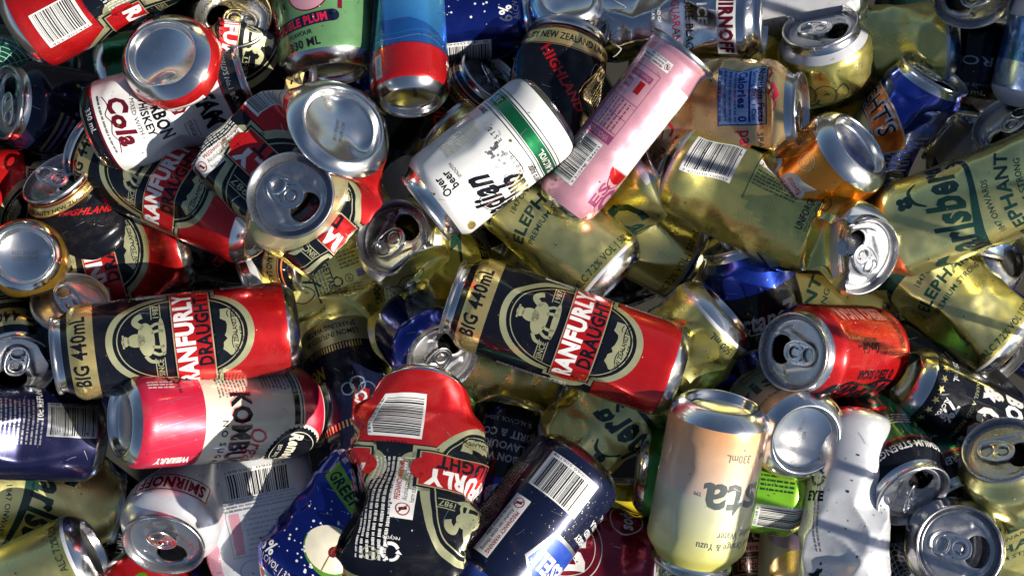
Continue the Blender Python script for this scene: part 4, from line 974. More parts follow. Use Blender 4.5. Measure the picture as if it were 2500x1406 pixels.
def build_can(c):
    R, L, rl = c['R'], c['L'], c['rl']
    rows, LV, LT, LM, LL, LC, bm = get_cut(c['design'], R, L, rl)
    A, X, Y, Z, ray, d = frame_of(c, c['z'])
    o, x_, y_, z_ = end_frame(c, c['ops'])
    M0 = np.stack((X, Y, Z), 1)@np.stack((x_, y_, z_), 0)
    def W(P):      # local undeformed mm -> metres relative to the base of the thing
        D = deform(np.asarray(P, float), c['ops'], R, L)
        return ((D-o)@M0.T+A-org)*.001
    org = np.zeros(3)
    bc = W(np.array([(0, 0, 0.)]))[0]*1000
    org = bc
    root = bpy.data.objects.new(c['name'], None); COL.objects.link(root); root.location = bc*.001
    root['label'] = c['label']; root['category'] = c['cat']; 
    if c['name'] == 'drink_can': root['group'] = 'drink cans heaped in the pile'
    root.empty_display_size = .02
    # wall
    pr = can_profile(R, L, rl); rr = np.interp(rows, [p[0] for p in pr], [p[1] for p in pr])
    th = np.arange(NT)*2*math.pi/NT
    G = np.stack((np.outer(rr, np.cos(th)), np.outer(rr, np.sin(th)), np.repeat(rows[:, None], NT, 1)), 2)
    nr = len(rows); Wl = W(G.reshape(-1, 3)).reshape(nr, NT, 3)
    dth = np.roll(Wl, -1, 1)-np.roll(Wl, 1, 1); dz = np.empty_like(Wl); dz[1:-1] = Wl[2:]-Wl[:-2]; dz[0] = Wl[1]-Wl[0]; dz[-1] = Wl[-1]-Wl[-2]
    N = np.cross(dth, dz); N /= np.linalg.norm(N, axis=2, keepdims=True)+1e-12
    sh = int(round(c['roll']/360*NT))
    mats = []; 
    def mi(m):
        if m not in mats: mats.append(m)
        return mats.index(m)
    F = []; fm = []
    for i in range(nr-1):
        m = mi(bm[i])
        for k in range(NT): F.append((i*NT+k, i*NT+(k+1) % NT, (i+1)*NT+(k+1) % NT, (i+1)*NT+k)); fm.append(m)
    V = Wl.reshape(-1, 3); NN = N.reshape(-1, 3)
    UV = np.stack((np.tile(np.arange(NT)/NT, nr), np.repeat(rows/L, NT)), 1)
    if len(LV):
        c0 = (LC[:, 0]+sh) % NT; c1 = (c0+1) % NT; r0 = np.clip(LC[:, 1], 0, nr-2); fu = (LV[:, 0]-LC[:, 0])[:, None]; fv = (LV[:, 1]-r0)[:, None]
        def bil(Q): return (Q[r0, c0]*(1-fu)+Q[r0, c1]*fu)*(1-fv)+(Q[r0+1, c0]*(1-fu)+Q[r0+1, c1]*fu)*fv
        dn = bil(N); dn /= np.linalg.norm(dn, axis=1, keepdims=True)+1e-12
        DV = bil(Wl)+dn*((LL*.06+.06)*.001)[:, None]
        nb = len(V); V = np.concatenate((V, DV)); NN = np.concatenate((NN, dn)); UV = np.concatenate((UV, np.stack((LV[:, 0]/NT, np.interp(LV[:, 1], np.arange(nr), rows)/L), 1)))
        F += [tuple(t) for t in (LT+nb).tolist()]; fm += [mi(m) for m in LM]
    NM = ('bottle_body', 'bottle_cap', 'bottle_base') if c['name'] == 'milk_bottle' else ('can_body', 'can_lid', 'can_base')
    body = mesh_obj(NM[0], V, F, mats, fm, root, NN, UV)
    # only ends that can be seen are built in full
    if c['lid']:
        ang0 = 0
        if c['op'] is not None:
            Lx = M0@(deform(np.array([(10., 0, L), (0, 0, L), (0, 10., L)]), c['ops'], R, L)-o).T
            ux = Lx[:, 0]-Lx[:, 1]; uy = Lx[:, 2]-Lx[:, 1]
            e1 = d0 = np.array((1., 0, 0)); e1 = e1-ray*(e1@ray); e1 /= np.linalg.norm(e1); e2 = np.cross(-ray, e1)
            best = -9
            for a in range(0, 360, 3):
                v = ux*math.cos(rad(a))+uy*math.sin(rad(a)); p, q = v@e1, v@e2
                s = (p*math.cos(rad(c['op']))+q*math.sin(rad(c['op'])))/(math.hypot(p, q)+1e-9)
                if s > best: best = s; ang0 = a
        def turn(V_):
            V_ = np.array(V_, float); ca, sa = math.cos(rad(ang0)), math.sin(rad(ang0)); q = V_.copy()
            q[:, 0] = V_[:, 0]*ca-V_[:, 1]*sa; q[:, 1] = V_[:, 0]*sa+V_[:, 1]*ca; return q
        lv, lf = lid_geo(L, rl, 0, c['opened'])
        lid = mesh_obj(NM[1], W(turn(lv)), [tuple(reversed(f)) for f in lf] if False else lf, [c['lid']], None, root, sharp=38)
        if c['tab']:
            tv, tf = tab_geo(L, c['lift'], rl/26.2, c['tabrot'])
            mesh_obj('pull_tab', W(turn(tv)), tf, ['aluminium' if c['lid'] != 'dull_aluminium' else 'lid_aluminium'], None, lid, sharp=35)
    bv, bf = base_geo(R)
    bv = np.array(bv); bmats = [c['base']]; bfm = [0]*len(bf)
    if c['stamp']:
        bmats.append('dark_grey'); bv = bv.tolist()
        lines = c['stamp'][0]; sa = rad(c['stamp'][1])
        for li_, st in enumerate(lines):
            tv_, tt, w0 = text_tris(st, 0); o_ = len(bv)
            for q in tv_:
                xx = q[0]*2.6*.8; yy = q[1]*2.6-li_*4+2
                xx = -xx        # read from below
                X_, Y_ = xx*math.cos(sa)-yy*math.sin(sa), xx*math.sin(sa)+yy*math.cos(sa)
                bv.append((X_, Y_, dome_z(math.hypot(X_, Y_), R)-.12))
            for t in tt: bf.append((t[0]+o_, t[2]+o_, t[1]+o_)); bfm.append(1)
        bv = np.array(bv)
    mesh_obj(NM[2], W(bv), bf, bmats, bfm, root, sharp=50)
    return root
def settle(n_it=160, tol=.72):
    """move cans along their lines of sight until their solid cores no longer run through each other"""
    n = len(CANS); z = np.array([c['z'] for c in CANS], float); z0 = z.copy()
    rr = np.array([c['R']*(1-.30*c['soft'])*tol for c in CANS])
    fx = np.array([c['fix'] for c in CANS])
    def seg(i):
        A, X, Y, Z, ray, d = frame_of(CANS[i], z[i]); c = CANS[i]; o, x_, y_, z_ = EF[i]
        M0 = np.stack((X, Y, Z), 1)@np.stack((x_, y_, z_), 0)
        return [M0@(p-o)+A for p in SP[i]]
    EF = [end_frame(c, c['ops']) for c in CANS]
    SP = [deform(np.array([(0, 0, t) for t in np.linspace(c['R']*.8, c['L']-c['R']*.8, 6)]), c['ops'], c['R'], c['L']) for c in CANS]
    P = np.array([seg(i) for i in range(n)])
    for it in range(n_it):
        mv = np.zeros(n); tot = 0
        for i in range(n):
            dd = np.linalg.norm(P[i][None, :, None, :]-P[i+1:][:, None, :, :], axis=3) if i+1 < n else np.zeros((0, 6, 6))
            for jj in np.nonzero(dd.reshape(len(dd), -1).min(1) < rr[i]+rr[i+1:])[0] if len(dd) else ():
                j = i+1+jj; a, b = np.unravel_index(dd[jj].argmin(), (6, 6)); dv = P[i][a]-P[j][b]; D = np.linalg.norm(dv)
                h = math.hypot(dv[0], dv[1]); need = math.sqrt(max(0, (rr[i]+rr[j])**2-h*h)); 
                sg = 1 if z0[i]+dv[2]*.0 > z0[j] else -1
                cur = sg*dv[2]; pen = min(need-cur, 30)
                if pen > 0: tot += pen; mv[i] += sg*pen*(.03 if sg > 0 else .22); mv[j] -= sg*pen*(.22 if sg > 0 else .03)
        mv = np.clip(mv, -6, 6); mv[fx] = 0
        z += mv; z += (z0-z)*.02; z = np.clip(z, np.maximum(z0-40, -250), z0+14)
        for i in range(n):
            P[i] = P[i]+((px(CANS[i]['x'], CANS[i]['y'], z[i])-px(CANS[i]['x'], CANS[i]['y'], z[i]-mv[i]))[None])
        if it % 8 == 7: P = np.array([seg(i) for i in range(n)])
    for i, c in enumerate(CANS):
        c['z'] = float(z[i])
        if abs(z[i]-z0[i]) > 35 and z0[i] > -100: print('MOVED', round(z[i]-z0[i]), c['label'][:60])
    print('settled, remaining', round(tot), 'mm; max move', round(float(abs(z-z0).max())))

# ------------------------------------------------------------------ ground under the heap
gm = bpy.data.materials.new('dark_earth'); gm.use_nodes = True
n_ = gm.node_tree.nodes; l_ = gm.node_tree.links; nz_ = n_.new('ShaderNodeTexNoise'); nz_.inputs['Scale'].default_value = 14; nz_.inputs['Detail'].default_value = 8
tc_ = n_.new('ShaderNodeTexCoord'); l_.new(tc_.outputs['Object'], nz_.inputs['Vector'])
cr_ = n_.new('ShaderNodeValToRGB'); cr_.color_ramp.elements[0].color = (.01, .009, .008, 1); cr_.color_ramp.elements[1].color = (.03, .027, .022, 1)
l_.new(nz_.outputs['Fac'], cr_.inputs[0]); l_.new(cr_.outputs[0], n_['Principled BSDF'].inputs['Base Color']); n_['Principled BSDF'].inputs['Roughness'].default_value = .9
MATS['dark_earth'] = gm
gv = [(x*30, y*30, -.32) for x in (-1, 1) for y in (-1, 1)]
g = mesh_obj('ground', gv, [(0, 2, 3, 1)], ['dark_earth']); g['kind'] = 'structure'

# ------------------------------------------------------------------ wire side of the collection cage, right of the heap (throws the thin wire shadows)
def rod(P, Q, r_, n=8):
    P, Q = np.array(P, float), np.array(Q, float); d = Q-P; d /= np.linalg.norm(d); u = np.cross(d, (0.3, .5, .8)); u /= np.linalg.norm(u); v = np.cross(d, u)
    V = [tuple(E+r_*(u*math.cos(a)+v*math.sin(a))) for E in (P, Q) for a in np.arange(n)*2*math.pi/n]
    return V, [(k, (k+1) % n, n+(k+1) % n, n+k) for k in range(n)]
cage = bpy.data.objects.new('wire_cage_panel', None); COL.objects.link(cage); cage.location = (.49, 0, -.3)
cage['label'] = 'galvanised wire mesh cage panel standing outside the frame right of the heap'; cage['category'] = 'cage'
wp = [rod((0, y, 0), (0, y, .62), .0034) for y in np.arange(-.56, .57, .0445)]+[rod((.004, -.57, z), (.004, .57, z), .0034) for z in np.arange(.05, .62, .14)]
V_, F_ = merge(wp); mesh_obj('wire_mesh', np.array(V_), F_, ['dull_aluminium'], None, cage)
V_, F_ = merge([rod((0, -.57, .62), (0, .57, .62), .009, 12), rod((0, -.57, 0), (0, -.57, .62), .009, 12), rod((0, .57, 0), (0, .57, .62), .009, 12)]); mesh_obj('tube_frame', np.array(V_), F_, ['dull_aluminium'], None, cage)

# ------------------------------------------------------------------ the heap, roughly from the top of the pile down
D = lambda *a: ('dent',)+a
# big black and red beer cans
can('big440', 133, 868, 7, -6, 30, 'black and red beer can lying level at lower left above the crimson and cream can', roll=4, ops=[D(120, 60, 1.5, 20, .3)])
can('big440', 1102, 722, -19, -4, 22, 'black and red beer can lying diagonally across the middle of the heap', roll=8, ops=[D(60, -60, 3, 40, .3), D(120, 50, 2, 20, .3)])
can('big440', 46, 72, 28, -14, 25, 'red and black beer can cut by the top left corner, its barcode showing', anchor='base', roll=-76, ops=[D(70, 40, 2, 40, .3)])
can('big440', 392, 132, -38, 48, 36, 'torn beer can with buckled silver base facing up and red folded wall', anchor='base', R=36, L=120, roll=-60, ops=[('squash', 44, 110, 0, .8, 30), ('bend', 36, 46, -42, 24), D(50, 30, 7, 24, .7), ('wrinkle', 14, 110, 2.0, 4), ('oval', 80, .10, 0, 0), ('bump', 15, 14, 6, 0, 0, -5, 9)], soft=.6)
can('big440', 570, 38, -80, 52, 24, 'black beer can with gold rimmed open lid and BIG lettering at the top edge', roll=34, op=165, L=112, ops=[('squash', 20, 60, 0, .4, 20), D(70, 0, 3, 16, .4)])
can('big440', 838, 302, -136, 54, 76, 'crushed beer can with dented round silver base beside the bright blue can', anchor='base', R=38, fix=True, rl=28, L=150, roll=-14, stamp=(['BEST BEFORE', '30APR26 11:05'], 155), ops=[('squash', 34, 150, 0, .86, 32), ('bend', 94, -82, 0, 16), ('bend', 28, 56, 0, 24), ('wrinkle', 22, 140, 2.4, 11), ('bump', -16, 14, 3, 0, 0, 4, 8), ('bump', -4, -18, 5, 0, 0, 5, 9), ('bump', 22, 0, 2, -4, 0, 3, 9)], soft=.8)
can('big440', 642, 552, 156, 22, 0, 'brownish shaded beer can under the tilted gold rimmed lid, silver base at its right', anchor='base', L=150, roll=0, ops=[D(90, 20, 3, 50, .3), D(50, -40, 3, 30, .3)])
can('goldshoulder', 708, 476, -48, 74, 88, 'open can lid facing up with gold shoulder, lying on two crushed beer cans', op=-38, roll=30, rl=27.5, R=36, L=70, fix=True, ops=[('squash', 20, 50, 0, .3, 20)], soft=.5)
can('big440', 466, 592, 193, 4, -14, 'crushed red and black beer can just above the level beer can, emblem half hidden', anchor='base', L=150, roll=14, ops=[('squash', 36, 120, 0, .62, 26), D(60, 50, 9, 30, .7), D(46, -40, 8, 24, .6), D(100, 20, 9, 26, .6), ('wrinkle', 14, 140, 2.6, 7)], soft=.6)
can('big440', 1034, 948, -98, -40, 34, 'crushed beer can with gold oval emblem and white barcode standing at bottom centre', anchor='base', L=168, roll=-72, ops=[('squash', 26, 130, 0, .74, 22), D(34, 10, 6, 22, .6), D(100, 60, 8, 30, .6), D(132, -20, 14, 18, .8), ('bend', 116, 70, 180, 26), ('wrinkle', 16, 150, 4.2, 21), D(64, -10, 6, 24, .7), D(112, 30, 9, 26, .8), D(84, -40, 8, 20, .6)], soft=.7)
can('big440', 38, 902, 97, 56, 6, 'open lid with gold band lettering at the left edge beside the level beer can', op=-100, roll=0)
can('big440', -95, 470, -6, 10, -30, 'red piece of a crushed beer can at the left edge above the amber can', anchor='base', L=120, roll=30, ops=[('squash', 30, 120, 0, .4, 26), ('wrinkle', 14, 100, 1.2, 9)], soft=.5)
can('big440', 372, 78, 38, -10, -60, 'dark beer can with red label patch behind the buckled silver base at top left', anchor='base', roll=0, ops=[('squash', 40, 120, 0, .5, 26)], soft=.5)
# gold-green strong beer cans
can('elephant', 2114, 628, 153, 50, 56, 'bent yellow-green can with open lid facing up and pinched corner, right of centre', op=118, fix=True, roll=158, ops=[('squash', 46, 118, 20, .45, 30), ('bend', 122, 44, 0, 24), D(120, 30, 10, 28, .8), D(96, -46, 8, 30, .6), D(60, 10, 4, 34, .4), ('wrinkle', 20, 140, 2.2, 5), D(132, 85, 9, 22, .7)], soft=.5)
can('elephant', 2128, 592, 21, -4, 4, 'yellow-green can lying toward the right edge with the large dark green script', fix=True, roll=-16, ops=[D(60, 30, 3, 40, .4), ('wrinkle', 10, 160, 1.0, 52)])
can('elephant', 2468, 846, 141, -12, -10, 'yellow-green can at the right edge showing 500 mL beside its dented silver base', anchor='base', roll=14, ops=[D(60, -50, 4, 34, .5), D(96, -10, 2, 40, .2), ('wrinkle', 10, 160, 1.4, 53)])
can('elephant', 1505, 690, 138, 4, 0, 'yellow-green can with curved lettering just above the diagonal beer can in the middle', anchor='base', roll=6, ops=[D(100, -20, 3, 50, .3), D(60, 60, 3, 40, .3), ('wrinkle', 14, 160, .9, 54)])
can('elephant', 958, 578, -34, 64, 26, 'creased yellow-green can with open lid, left of the middle beer can', op=42, roll=120, ops=[('squash', 50, 112, 30, .6, 26), ('bend', 122, 34, 0, 24), D(118, -30, 10, 26, .8), D(96, 40, 9, 24, .7), ('wrinkle', 24, 116, 2.0, 15)], soft=.5)
can('elephant', 1772, 752, -138, 6, 10, 'crumpled yellow-green can with silver base and barcode, right of the middle beer can', anchor='base', roll=-78, ops=[('squash', 44, 116, 0, .35, 30), D(50, 30, 7, 34, .6), D(100, -30, 9, 28, .7), D(128, 20, 8, 24, .7), ('wrinkle', 14, 145, 3.0, 23)], soft=.4)
can('elephant', 2002, 60, -80, 32, -2, 'yellow-green can standing tilted with open lid and white collar near the top right', op=0, fix=True, roll=170, ops=[('squash', 40, 100, 10, .6, 30), D(100, 0, 10, 30, .7), D(70, 50, 8, 26, .6), ('wrinkle', 30, 118, 1.6, 31)], soft=.5)
can('elephant', 2338, 112, 184, -6, -14, 'flattened yellow-green can lying at the top right with a bright silver right end', anchor='base', roll=100, ops=[('squash', 50, 120, 0, .3, 30), ('wrinkle', 20, 150, 2.2, 77), D(90, -40, 10, 44, .6), D(50, 10, 4, 40, .4)], soft=.3)
can('elephant', 1690, 648, 152, -14, -60, 'shaded yellow-green can behind the curved-lettered can, only its right end showing', anchor='base', roll=-20, ops=[D(60, 0, 6, 40, .5)])
can('elephant', 1520, 640, 62, -6, -72, 'dark shaded yellow-green can under the tall pink can with script lettering in gloom', anchor='base', roll=0, ops=[D(70, 40, 4, 40, .4)])
can('elephant', 2446, 1094, -72, 52, 42, 'open lid on a pinched yellow-green can at the lower right edge', op=-4, fix=True, roll=-14, ops=[('squash', 40, 96, 20, .7, 30), D(98, -40, 13, 34, .8), D(74, 20, 10, 26, .7), D(118, 40, 6, 22, .6), ('wrinkle', 24, 140, 3, 41)], soft=.5)
can('elephant', 2466, 296, -62, 40, 12, 'small open lid at the right edge above the large script can', op=-120, roll=60)
can('elephant', 235, 1345, 206, 14, -4, 'yellow-green can leaving the bottom left corner with a deep silver base', anchor='base', roll=40, ops=[D(70, -20, 3, 50, .3)])
can('elephant', 290, 1240, 172, -10, -80, 'dark olive can in shade at the lower left with letters running down it', anchor='lid', roll=24, ops=[('squash', 60, 150, 0, .5, 30), D(110, 30, 8, 34, .6), D(60, -30, 5, 40, .5)], soft=.4)
can('elephant', 1115, 700, 189, -4, -60, 'dark olive can lying in deep shade left of the middle beer can', roll=150, ops=[D(60, 20, 6, 50, .5), D(110, 10, 5, 30, .5)])
can('elephant', 1690, 1420, -90, 40, -10, 'pale gold can end poking out under the orange to yellow can', anchor='base', roll=0)
can('elephant', 1112, 60, -92, -24, -60, 'narrow olive can neck between the bright blue can and the dark green apple can', roll=70)
can('elephant', 1385, 925, 170, -8, -55, 'olive can in shadow beneath the middle black and red can', anchor='base', roll=100, ops=[('squash', 50, 120, 0, .4, 30)], soft=.3)
can('elephant', 2215, 742, 176, -5, -48, 'flattened yellow-green can peeking out between the bent can and the red can', anchor='base', roll=-40, ops=[('squash', 20, 150, 0, .72, 30), ('wrinkle', 20, 150, 1, 3)], soft=.7)
can('elephant', 1100, 520, 200, -10, -48, 'gold-green can back with ingredients print under the white and green can', anchor='base', roll=170, ops=[('squash', 30, 140, 0, .6, 30)], soft=.6)
# single kinds
can('jim', 232, 322, 18, -14, 10, 'white bourbon can with red wax seal and black ends at the upper left', anchor='base', fix=True, roll=-2, ops=[D(84, 35, 9, 28, .6), D(50, -35, 5, 26, .5), D(60, 70, 6, 24, .5), ('wrinkle', 16, 100, 1.2, 55)])
can('canadian', 1346, 268, -142, -8, 42, 'white can with green band lying diagonally above the curved-lettered yellow-green can', anchor='base', R=32, L=109, roll=-6, ops=[D(60, 40, 2, 30, .2), D(40, -60, 3, 20, .3)])
can('pink', 1668, 124, -128, -6, 44, 'tall slim pink can with white panel and barcode lying diagonally at top centre', R=22.5, L=134, roll=16, ops=[('wrinkle', 10, 130, .5, 70)])
can('kombucha', 292, 1028, 3, 20, 40, 'crimson and cream can lying at lower left under the large black beer can', anchor='base', roll=10, base='aluminium')
can('sista', 1764, 980, -101, 17, 60, 'orange fading to yellow can standing on top of the heap at bottom right of centre', anchor='base', R=33.5, roll=0, ops=[D(60, -50, 1.2, 20, .3), D(88, 40, 1.4, 16, .3), D(40, 30, 1.0, 16, .3), ('wrinkle', 10, 104, .22, 90)])
can('bluecan', 1003, 252, 93, 30, 26, 'slim bright blue can with red band and round silver base at the top', anchor='base', R=27.5, roll=4, stamp=(['BEST BEFORE'], 0), ops=[D(100, -10, 4, 24, .4), D(80, -70, 4, 50, .4)])
can('plum', 806, 184, 97, 18, 6, 'green can with fruit pictures and 330 ML beside the bright blue can', anchor='base', R=35, roll=-12, ops=[])
can('smice', 1868, 42, 182, 6, 4, 'dented silver vodka can lying along the top edge with white name panel', R=29, roll=-14, op=90, ops=[D(78, 10, 7, 26, .7), D(40, -40, 5, 30, .6), D(50, 60, 5, 30, .5), ('wrinkle', 12, 116, 1.6, 9)])
can('smw', 398, 1334, 70, 41, 14, 'white can with red bordered name and open lid at the bottom left', R=35.5, rl=28, roll=14, op=-60, lift=18, ops=[('squash', 20, 60, 80, .4, 34), D(52, 70, 8, 30, .5), D(52, -70, 8, 30, .5)])
can('smback', 610, 1080, -80, -8, -30, 'flattened pale can back with barcode in the shade below the crimson and cream can', anchor='base', L=118, roll=0, ops=[('squash', 10, 110, 0, .7, 30), ('wrinkle', 10, 108, 1.8, 6)], soft=.7)
can('speights', 2284, 176, -124, 14, -4, 'blue can with orange lettered arc and stars, folded lid up, near the top right', fix=True, roll=-64, op=-30, ops=[('squash', 60, 92, 60, .25, 24), D(62, 80, 10, 26, .7), D(64, 20, 4, 26, .5), ('shear', 70, 60, 90, 6), D(40, 60, 7, 22, .6), ('wrinkle', 14, 98, 2.4, 61)])
can('lacroix', 1960, 272, 182, 11, 20, 'crumpled peach coloured can with blue nutrition panel above the barcode can', roll=6, op=100, ops=[('squash', 30, 90, 0, .5, 26), D(78, 10, 8, 24, .7), D(52, -40, 8, 28, .6), D(88, 60, 7, 18, .6), ('wrinkle', 12, 104, 3.2, 14)], soft=.3)
can('orange', 2100, 352, -143, 24, 32, 'orange can with round silver end beside the blue can with stars', anchor='base', fix=True, roll=14, ops=[])
can('cokezero', 1932, 860, 1, 57, 44, 'bright red cola can with open lid facing up right of centre', op=168, L=110, roll=0, lift=0)
can('bourboncola', 2203, 925, -28, 26, -10, 'slim black bourbon and cola can with gold stars right of the red cola can', anchor='base', R=29, fix=True, roll=0, ops=[D(70, 20, 2, 40, .3)])
can('sista', 1968, 1074, 140, 58, 44, 'round silver can base facing up between the orange-yellow can and the white crushed can', anchor='base', roll=90, L=80, fix=True, stamp=(['BBD', '02 11:35'], 60), ops=[])
can('whiteberry', 2078, 1002, -93, -8, 10, 'tall white crushed can standing in sunlight at the lower right', anchor='base', R=28, fix=True, roll=-10, ops=[D(104, 20, 8, 22, .6), D(84, 0, 6, 26, .6), D(66, -40, 5, 22, .5), ('wrinkle', 60, 140, 1.8, 13), ('squash', 70, 148, 0, .35, 30)])
can('wildb', 1972, 1060, -92, -10, -50, 'beige can with upside-down wildberry lettering left of the white crushed can', anchor='base', roll=0, ops=[])
can('limecan', 1985, 1205, 172, -10, -6, 'bright lime green can behind the orange-yellow can with barcode', anchor='lid', roll=18, ops=[])
can('cheers', 1868, 1215, -87, -10, -55, 'black can with mint and salmon print at the bottom right of centre', anchor='base', roll=2)
can('redpepper', 1610, 1372, 176, -5, -18, 'glossy dark red soda can at the bottom edge left of the orange-yellow can', anchor='base', roll=20, ops=[('squash', 30, 90, 0, .4, 26), D(60, 20, 7, 30, .6), ('wrinkle', 14, 106, 3, 19)], soft=.3)
can('diesel', 1424, 1120, -128, -12, 26, 'navy can with blue shield and barcode lying diagonally at bottom centre', anchor='base', R=35, roll=-2, ops=[D(70, 60, 2, 30, .3)])
can('whisky', 1262, 990, -104, -14, -46, 'dark bourbon can in shade between the crushed emblem can and the navy can', anchor='base', roll=6)
can('vb', 2232, 1213, 126, 36, 36, 'green and black can with open lid and premium strength band at the lower right', op=45, fix=True, roll=-30, lift=42, tabrot=-50, ops=[])
can('vb', 2350, 1232, 122, 26, 2, 'second green and black premium strength can, right of the similar one and half hidden', op=40, fix=True, roll=-30, lift=30, ops=[])
can('plainsilver', 2345, 1338, 168, 76, 48, 'silver can with large open lid at the bottom right', op=-12, roll=0, rl=28, R=34, L=62, fix=True)
can('plainblack', 2200, 1372, -4, 24, -10, 'small silver can base on edge at the bottom left of the large open lid', anchor='base', R=29, L=110, ops=[])
can('lager', 1390, 82, -104, -26, 14, 'black lager can with gold band and rim at the top centre', R=31, L=112, roll=-12, ops=[('squash', 30, 80, 0, .3, 20), D(76, 0, 8, 24, .7), D(60, 50, 6, 24, .6), ('wrinkle', 16, 90, 2.4, 33)], soft=.3)
can('lager', 1208, 186, -128, 28, -8, 'black lager can with gold band and open lid beside the bright blue can', R=31, roll=-40, op=-20, lift=26, ops=[('squash', 30, 80, 0, .5, 30)])
can('lager', 134, 430, -52, 28, -6, 'black and gold lager can with folded lid at the left below the bourbon can', R=30, L=66, roll=-10, op=0, lift=34, fix=True, ops=[('squash', 16, 44, 0, .3, 16)])
can('lager', 770, 650, 172, 30, -40, 'lager can in deep shade with dark open lid facing the middle of the heap', R=31, roll=-30, op=-90, lid='dull_aluminium', ops=[('oval', 90, .2, 60, 100)])
can('lager', 985, 330, -60, -10, -62, 'crumpled black lager can deep under the white and green can', R=31, roll=60, ops=[('squash', 30, 84, 0, .5, 24), ('wrinkle', 16, 100, 1.2, 3)], soft=.5)
can('hyper', 700, 1452, 51, -8, -14, 'flattened blue green-apple can at the bottom left of centre', anchor='base', roll=4, ops=[('squash', 20, 118, 0, .55, 24), D(70, 40, 7, 30, .6), ('wrinkle', 14, 118, 2.6, 27)], soft=.6)
can('hyper', 1292, 36, 186, -6, -20, 'dark blue green-apple can at the top edge beside the olive can neck', anchor='base', R=30, roll=64)
can('cody', 826, 800, -76, -26, -50, 'dark blue and gold lemon can in shade right of the level beer can', anchor='base', L=125, roll=0)
can('darkbar', 1018, 760, -128, -8, -62, 'black can with faint barcode in shadow left of the middle beer can', anchor='lid', roll=0)
can('darkbar', 600, 600, -115, -10, -80, 'black can with curved barcode in the gap above the level beer can', anchor='base', roll=10)
can('octane', 1800, 592, -72, 10, -10, 'blue and black energy can under the bent yellow-green can', roll=-10, op=150, ops=[])
can('emerson', 8, 250, -8, 26, -8, 'dark blue can with colourful swirls and maroon name banner at the left edge', roll=-34, op=90)
can('greencan', 246, 184, 8, -10, -4, 'green can lying behind the bourbon can with a wide silver end', anchor='base', roll=90, R=29)
can('greenweb', 190, 200, 170, -6, -60, 'dark green can with web pattern in the shade below the red corner can', anchor='base', roll=0)
can('plainblue', 1082, 878, 128, 54, 4, 'open lid with blue shoulder between the crushed emblem can and the middle beer can', op=52, tabrot=0, roll=0, L=64)
can('purpleblue', 246, 1064, 178, -12, -26, 'dark blue can with barcode at the left edge below the level beer can', anchor='base', roll=30, ops=[D(60, -10, 4, 40, .4)])
can('smice', 1388, -16, -95, 52, 4, 'dented silver base with red wall at the top edge beside the silver vodka can', anchor='base', R=28, L=70, roll=0, ops=[D(24, 0, 5, 12, .6), ('bump', 10, 10, 3, 0, 0, 4, 9)])
can('ambercan', 58, 622, -58, 78, 6, 'round silver can base with date stamp facing up at the left edge', anchor='base', R=28, L=80, base='aluminium', stamp=(['BEST BEFORE', '12FEB27 00:47'], 120), ops=[('bump', 8, -16, 6, 0, 0, 3, 5)])
can('plainblack', 172, 735, -86, 50, 4, 'dark blue-grey open lid in shade behind the level beer can', op=-50, lid='dull_aluminium', lift=24, L=80, fix=True)
can('ambercan', 150, 770, 178, -4, -60, 'dark amber can with fine print in the shade at the left edge', anchor='lid', roll=0)
can('small250', 2392, 48, -100, -6, -16, 'small black can labelled 250 mL near the top right corner', anchor='base', L=72, roll=0)
can('plainsilver', 2372, 8, 88, 46, 22, 'small tilted open lid cut by the top edge at the upper right', R=26.5, L=100, op=200)
can('energy', 2440, 200, -100, -12, -22, 'crushed pale blue and dark blue energy drink can near the right edge', anchor='base', roll=20, R=30, ops=[('squash', 20, 110, 0, .5, 24), D(60, 0, 8, 30, .7), D(90, 40, 6, 24, .6), ('wrinkle', 14, 120, 3, 8)], soft=.5)
can('beigecan', 2308, 320, -40, -6, -46, 'beige can with grape wording below the blue can with stars', anchor='lid', roll=0)
can('plainwhite', 2110, -40, 189, -4, -30, 'white can lying along the top edge above the tilted yellow-green lid', anchor='base', R=30, roll=0)
can('plainsilver', 2462, 612, 200, 24, -40, 'round silver base half hidden behind two yellow-green cans at the right edge', anchor='base', R=30)
can('plainblue', 1975, 985, 165, -10, -52, 'dark blue can in the gap left of the upturned silver base', anchor='base', roll=0)
can('lager', 1580, 388, 140, -20, -36, 'open lid on a gold can tucked beside the tall pink can', anchor='base', R=28, L=100)
CANS.pop()
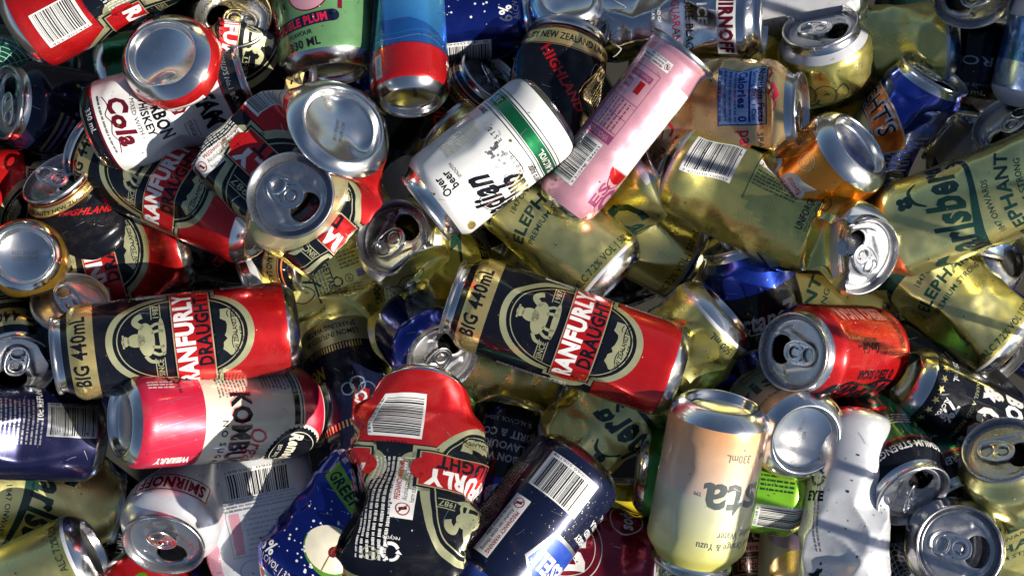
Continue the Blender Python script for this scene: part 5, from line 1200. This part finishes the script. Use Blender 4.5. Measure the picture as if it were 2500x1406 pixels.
can('elephant', 1645, 386, -146, 34, 2, 'open lid on a dull gold can tucked right of the tall pink can', L=140, op=112, roll=90, lift=30, rl=27)
can('singe', 452, -20, -80, -10, -40, 'black can with small gold name between the corner red can and the tilted open lid', anchor='base', roll=0)
can('beigecan', 1010, 392, -70, -20, -54, 'cream coloured can end behind the white and green can', anchor='base', roll=90)
can('plainyellow', 1500, 1180, -88, -10, -70, 'bright yellow can sliver beside the navy can', anchor='base')
can('meshcan', 2138, 1268, -100, -12, -46, 'black can with mesh pattern in the gap right of the white crushed can', anchor='base', roll=0)
can('greencan', 905, 1372, -66, -10, -36, 'green and blue can bottom at the lower edge under the crushed emblem can', anchor='base', roll=0)
can('raspberry', 318, 1370, -60, -20, -46, 'red and white berry can at the bottom edge left of the white can', anchor='base', roll=40)
can('ambercan', 2480, 1360, -30, -10, -50, 'amber and red can at the bottom right corner', anchor='base')
can('darkbar', 2180, 790, -46, -8, -75, 'black can with white barcode strip above the bourbon and cola can', anchor='base', roll=-60)
can('plainblack', 2440, 900, 130, 20, -70, 'black can lid in deep shade at the right edge', lid='dull_aluminium', op=0)
can('plainblack', 1240, 60, -60, -10, -70, 'black can with tiny stars under the dark green apple can', anchor='base')
# deep layer glimpsed through the gaps
rnd = random.Random(17)
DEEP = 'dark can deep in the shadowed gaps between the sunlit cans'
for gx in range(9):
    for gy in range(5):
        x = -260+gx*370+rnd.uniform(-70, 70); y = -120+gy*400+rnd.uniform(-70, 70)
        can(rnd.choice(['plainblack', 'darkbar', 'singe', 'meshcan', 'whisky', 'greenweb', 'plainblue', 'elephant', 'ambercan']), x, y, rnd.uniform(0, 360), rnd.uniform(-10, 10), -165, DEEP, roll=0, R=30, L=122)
can('milky', 2530, 262, 76, -4, 4, 'pale plastic milk bottle with blue bands and red lettering at the top right corner', anchor='base', R=44, L=200, rl=26, lid='cap_blue', base='milky_plastic', tab=False, opened=False, roll=22, name='milk_bottle', cat='bottle', ops=[('squash', -40, 300, 90, .25, 10)])
settle()
ONLY = None
for c in CANS: build_can(c)
print('cans', len(CANS))
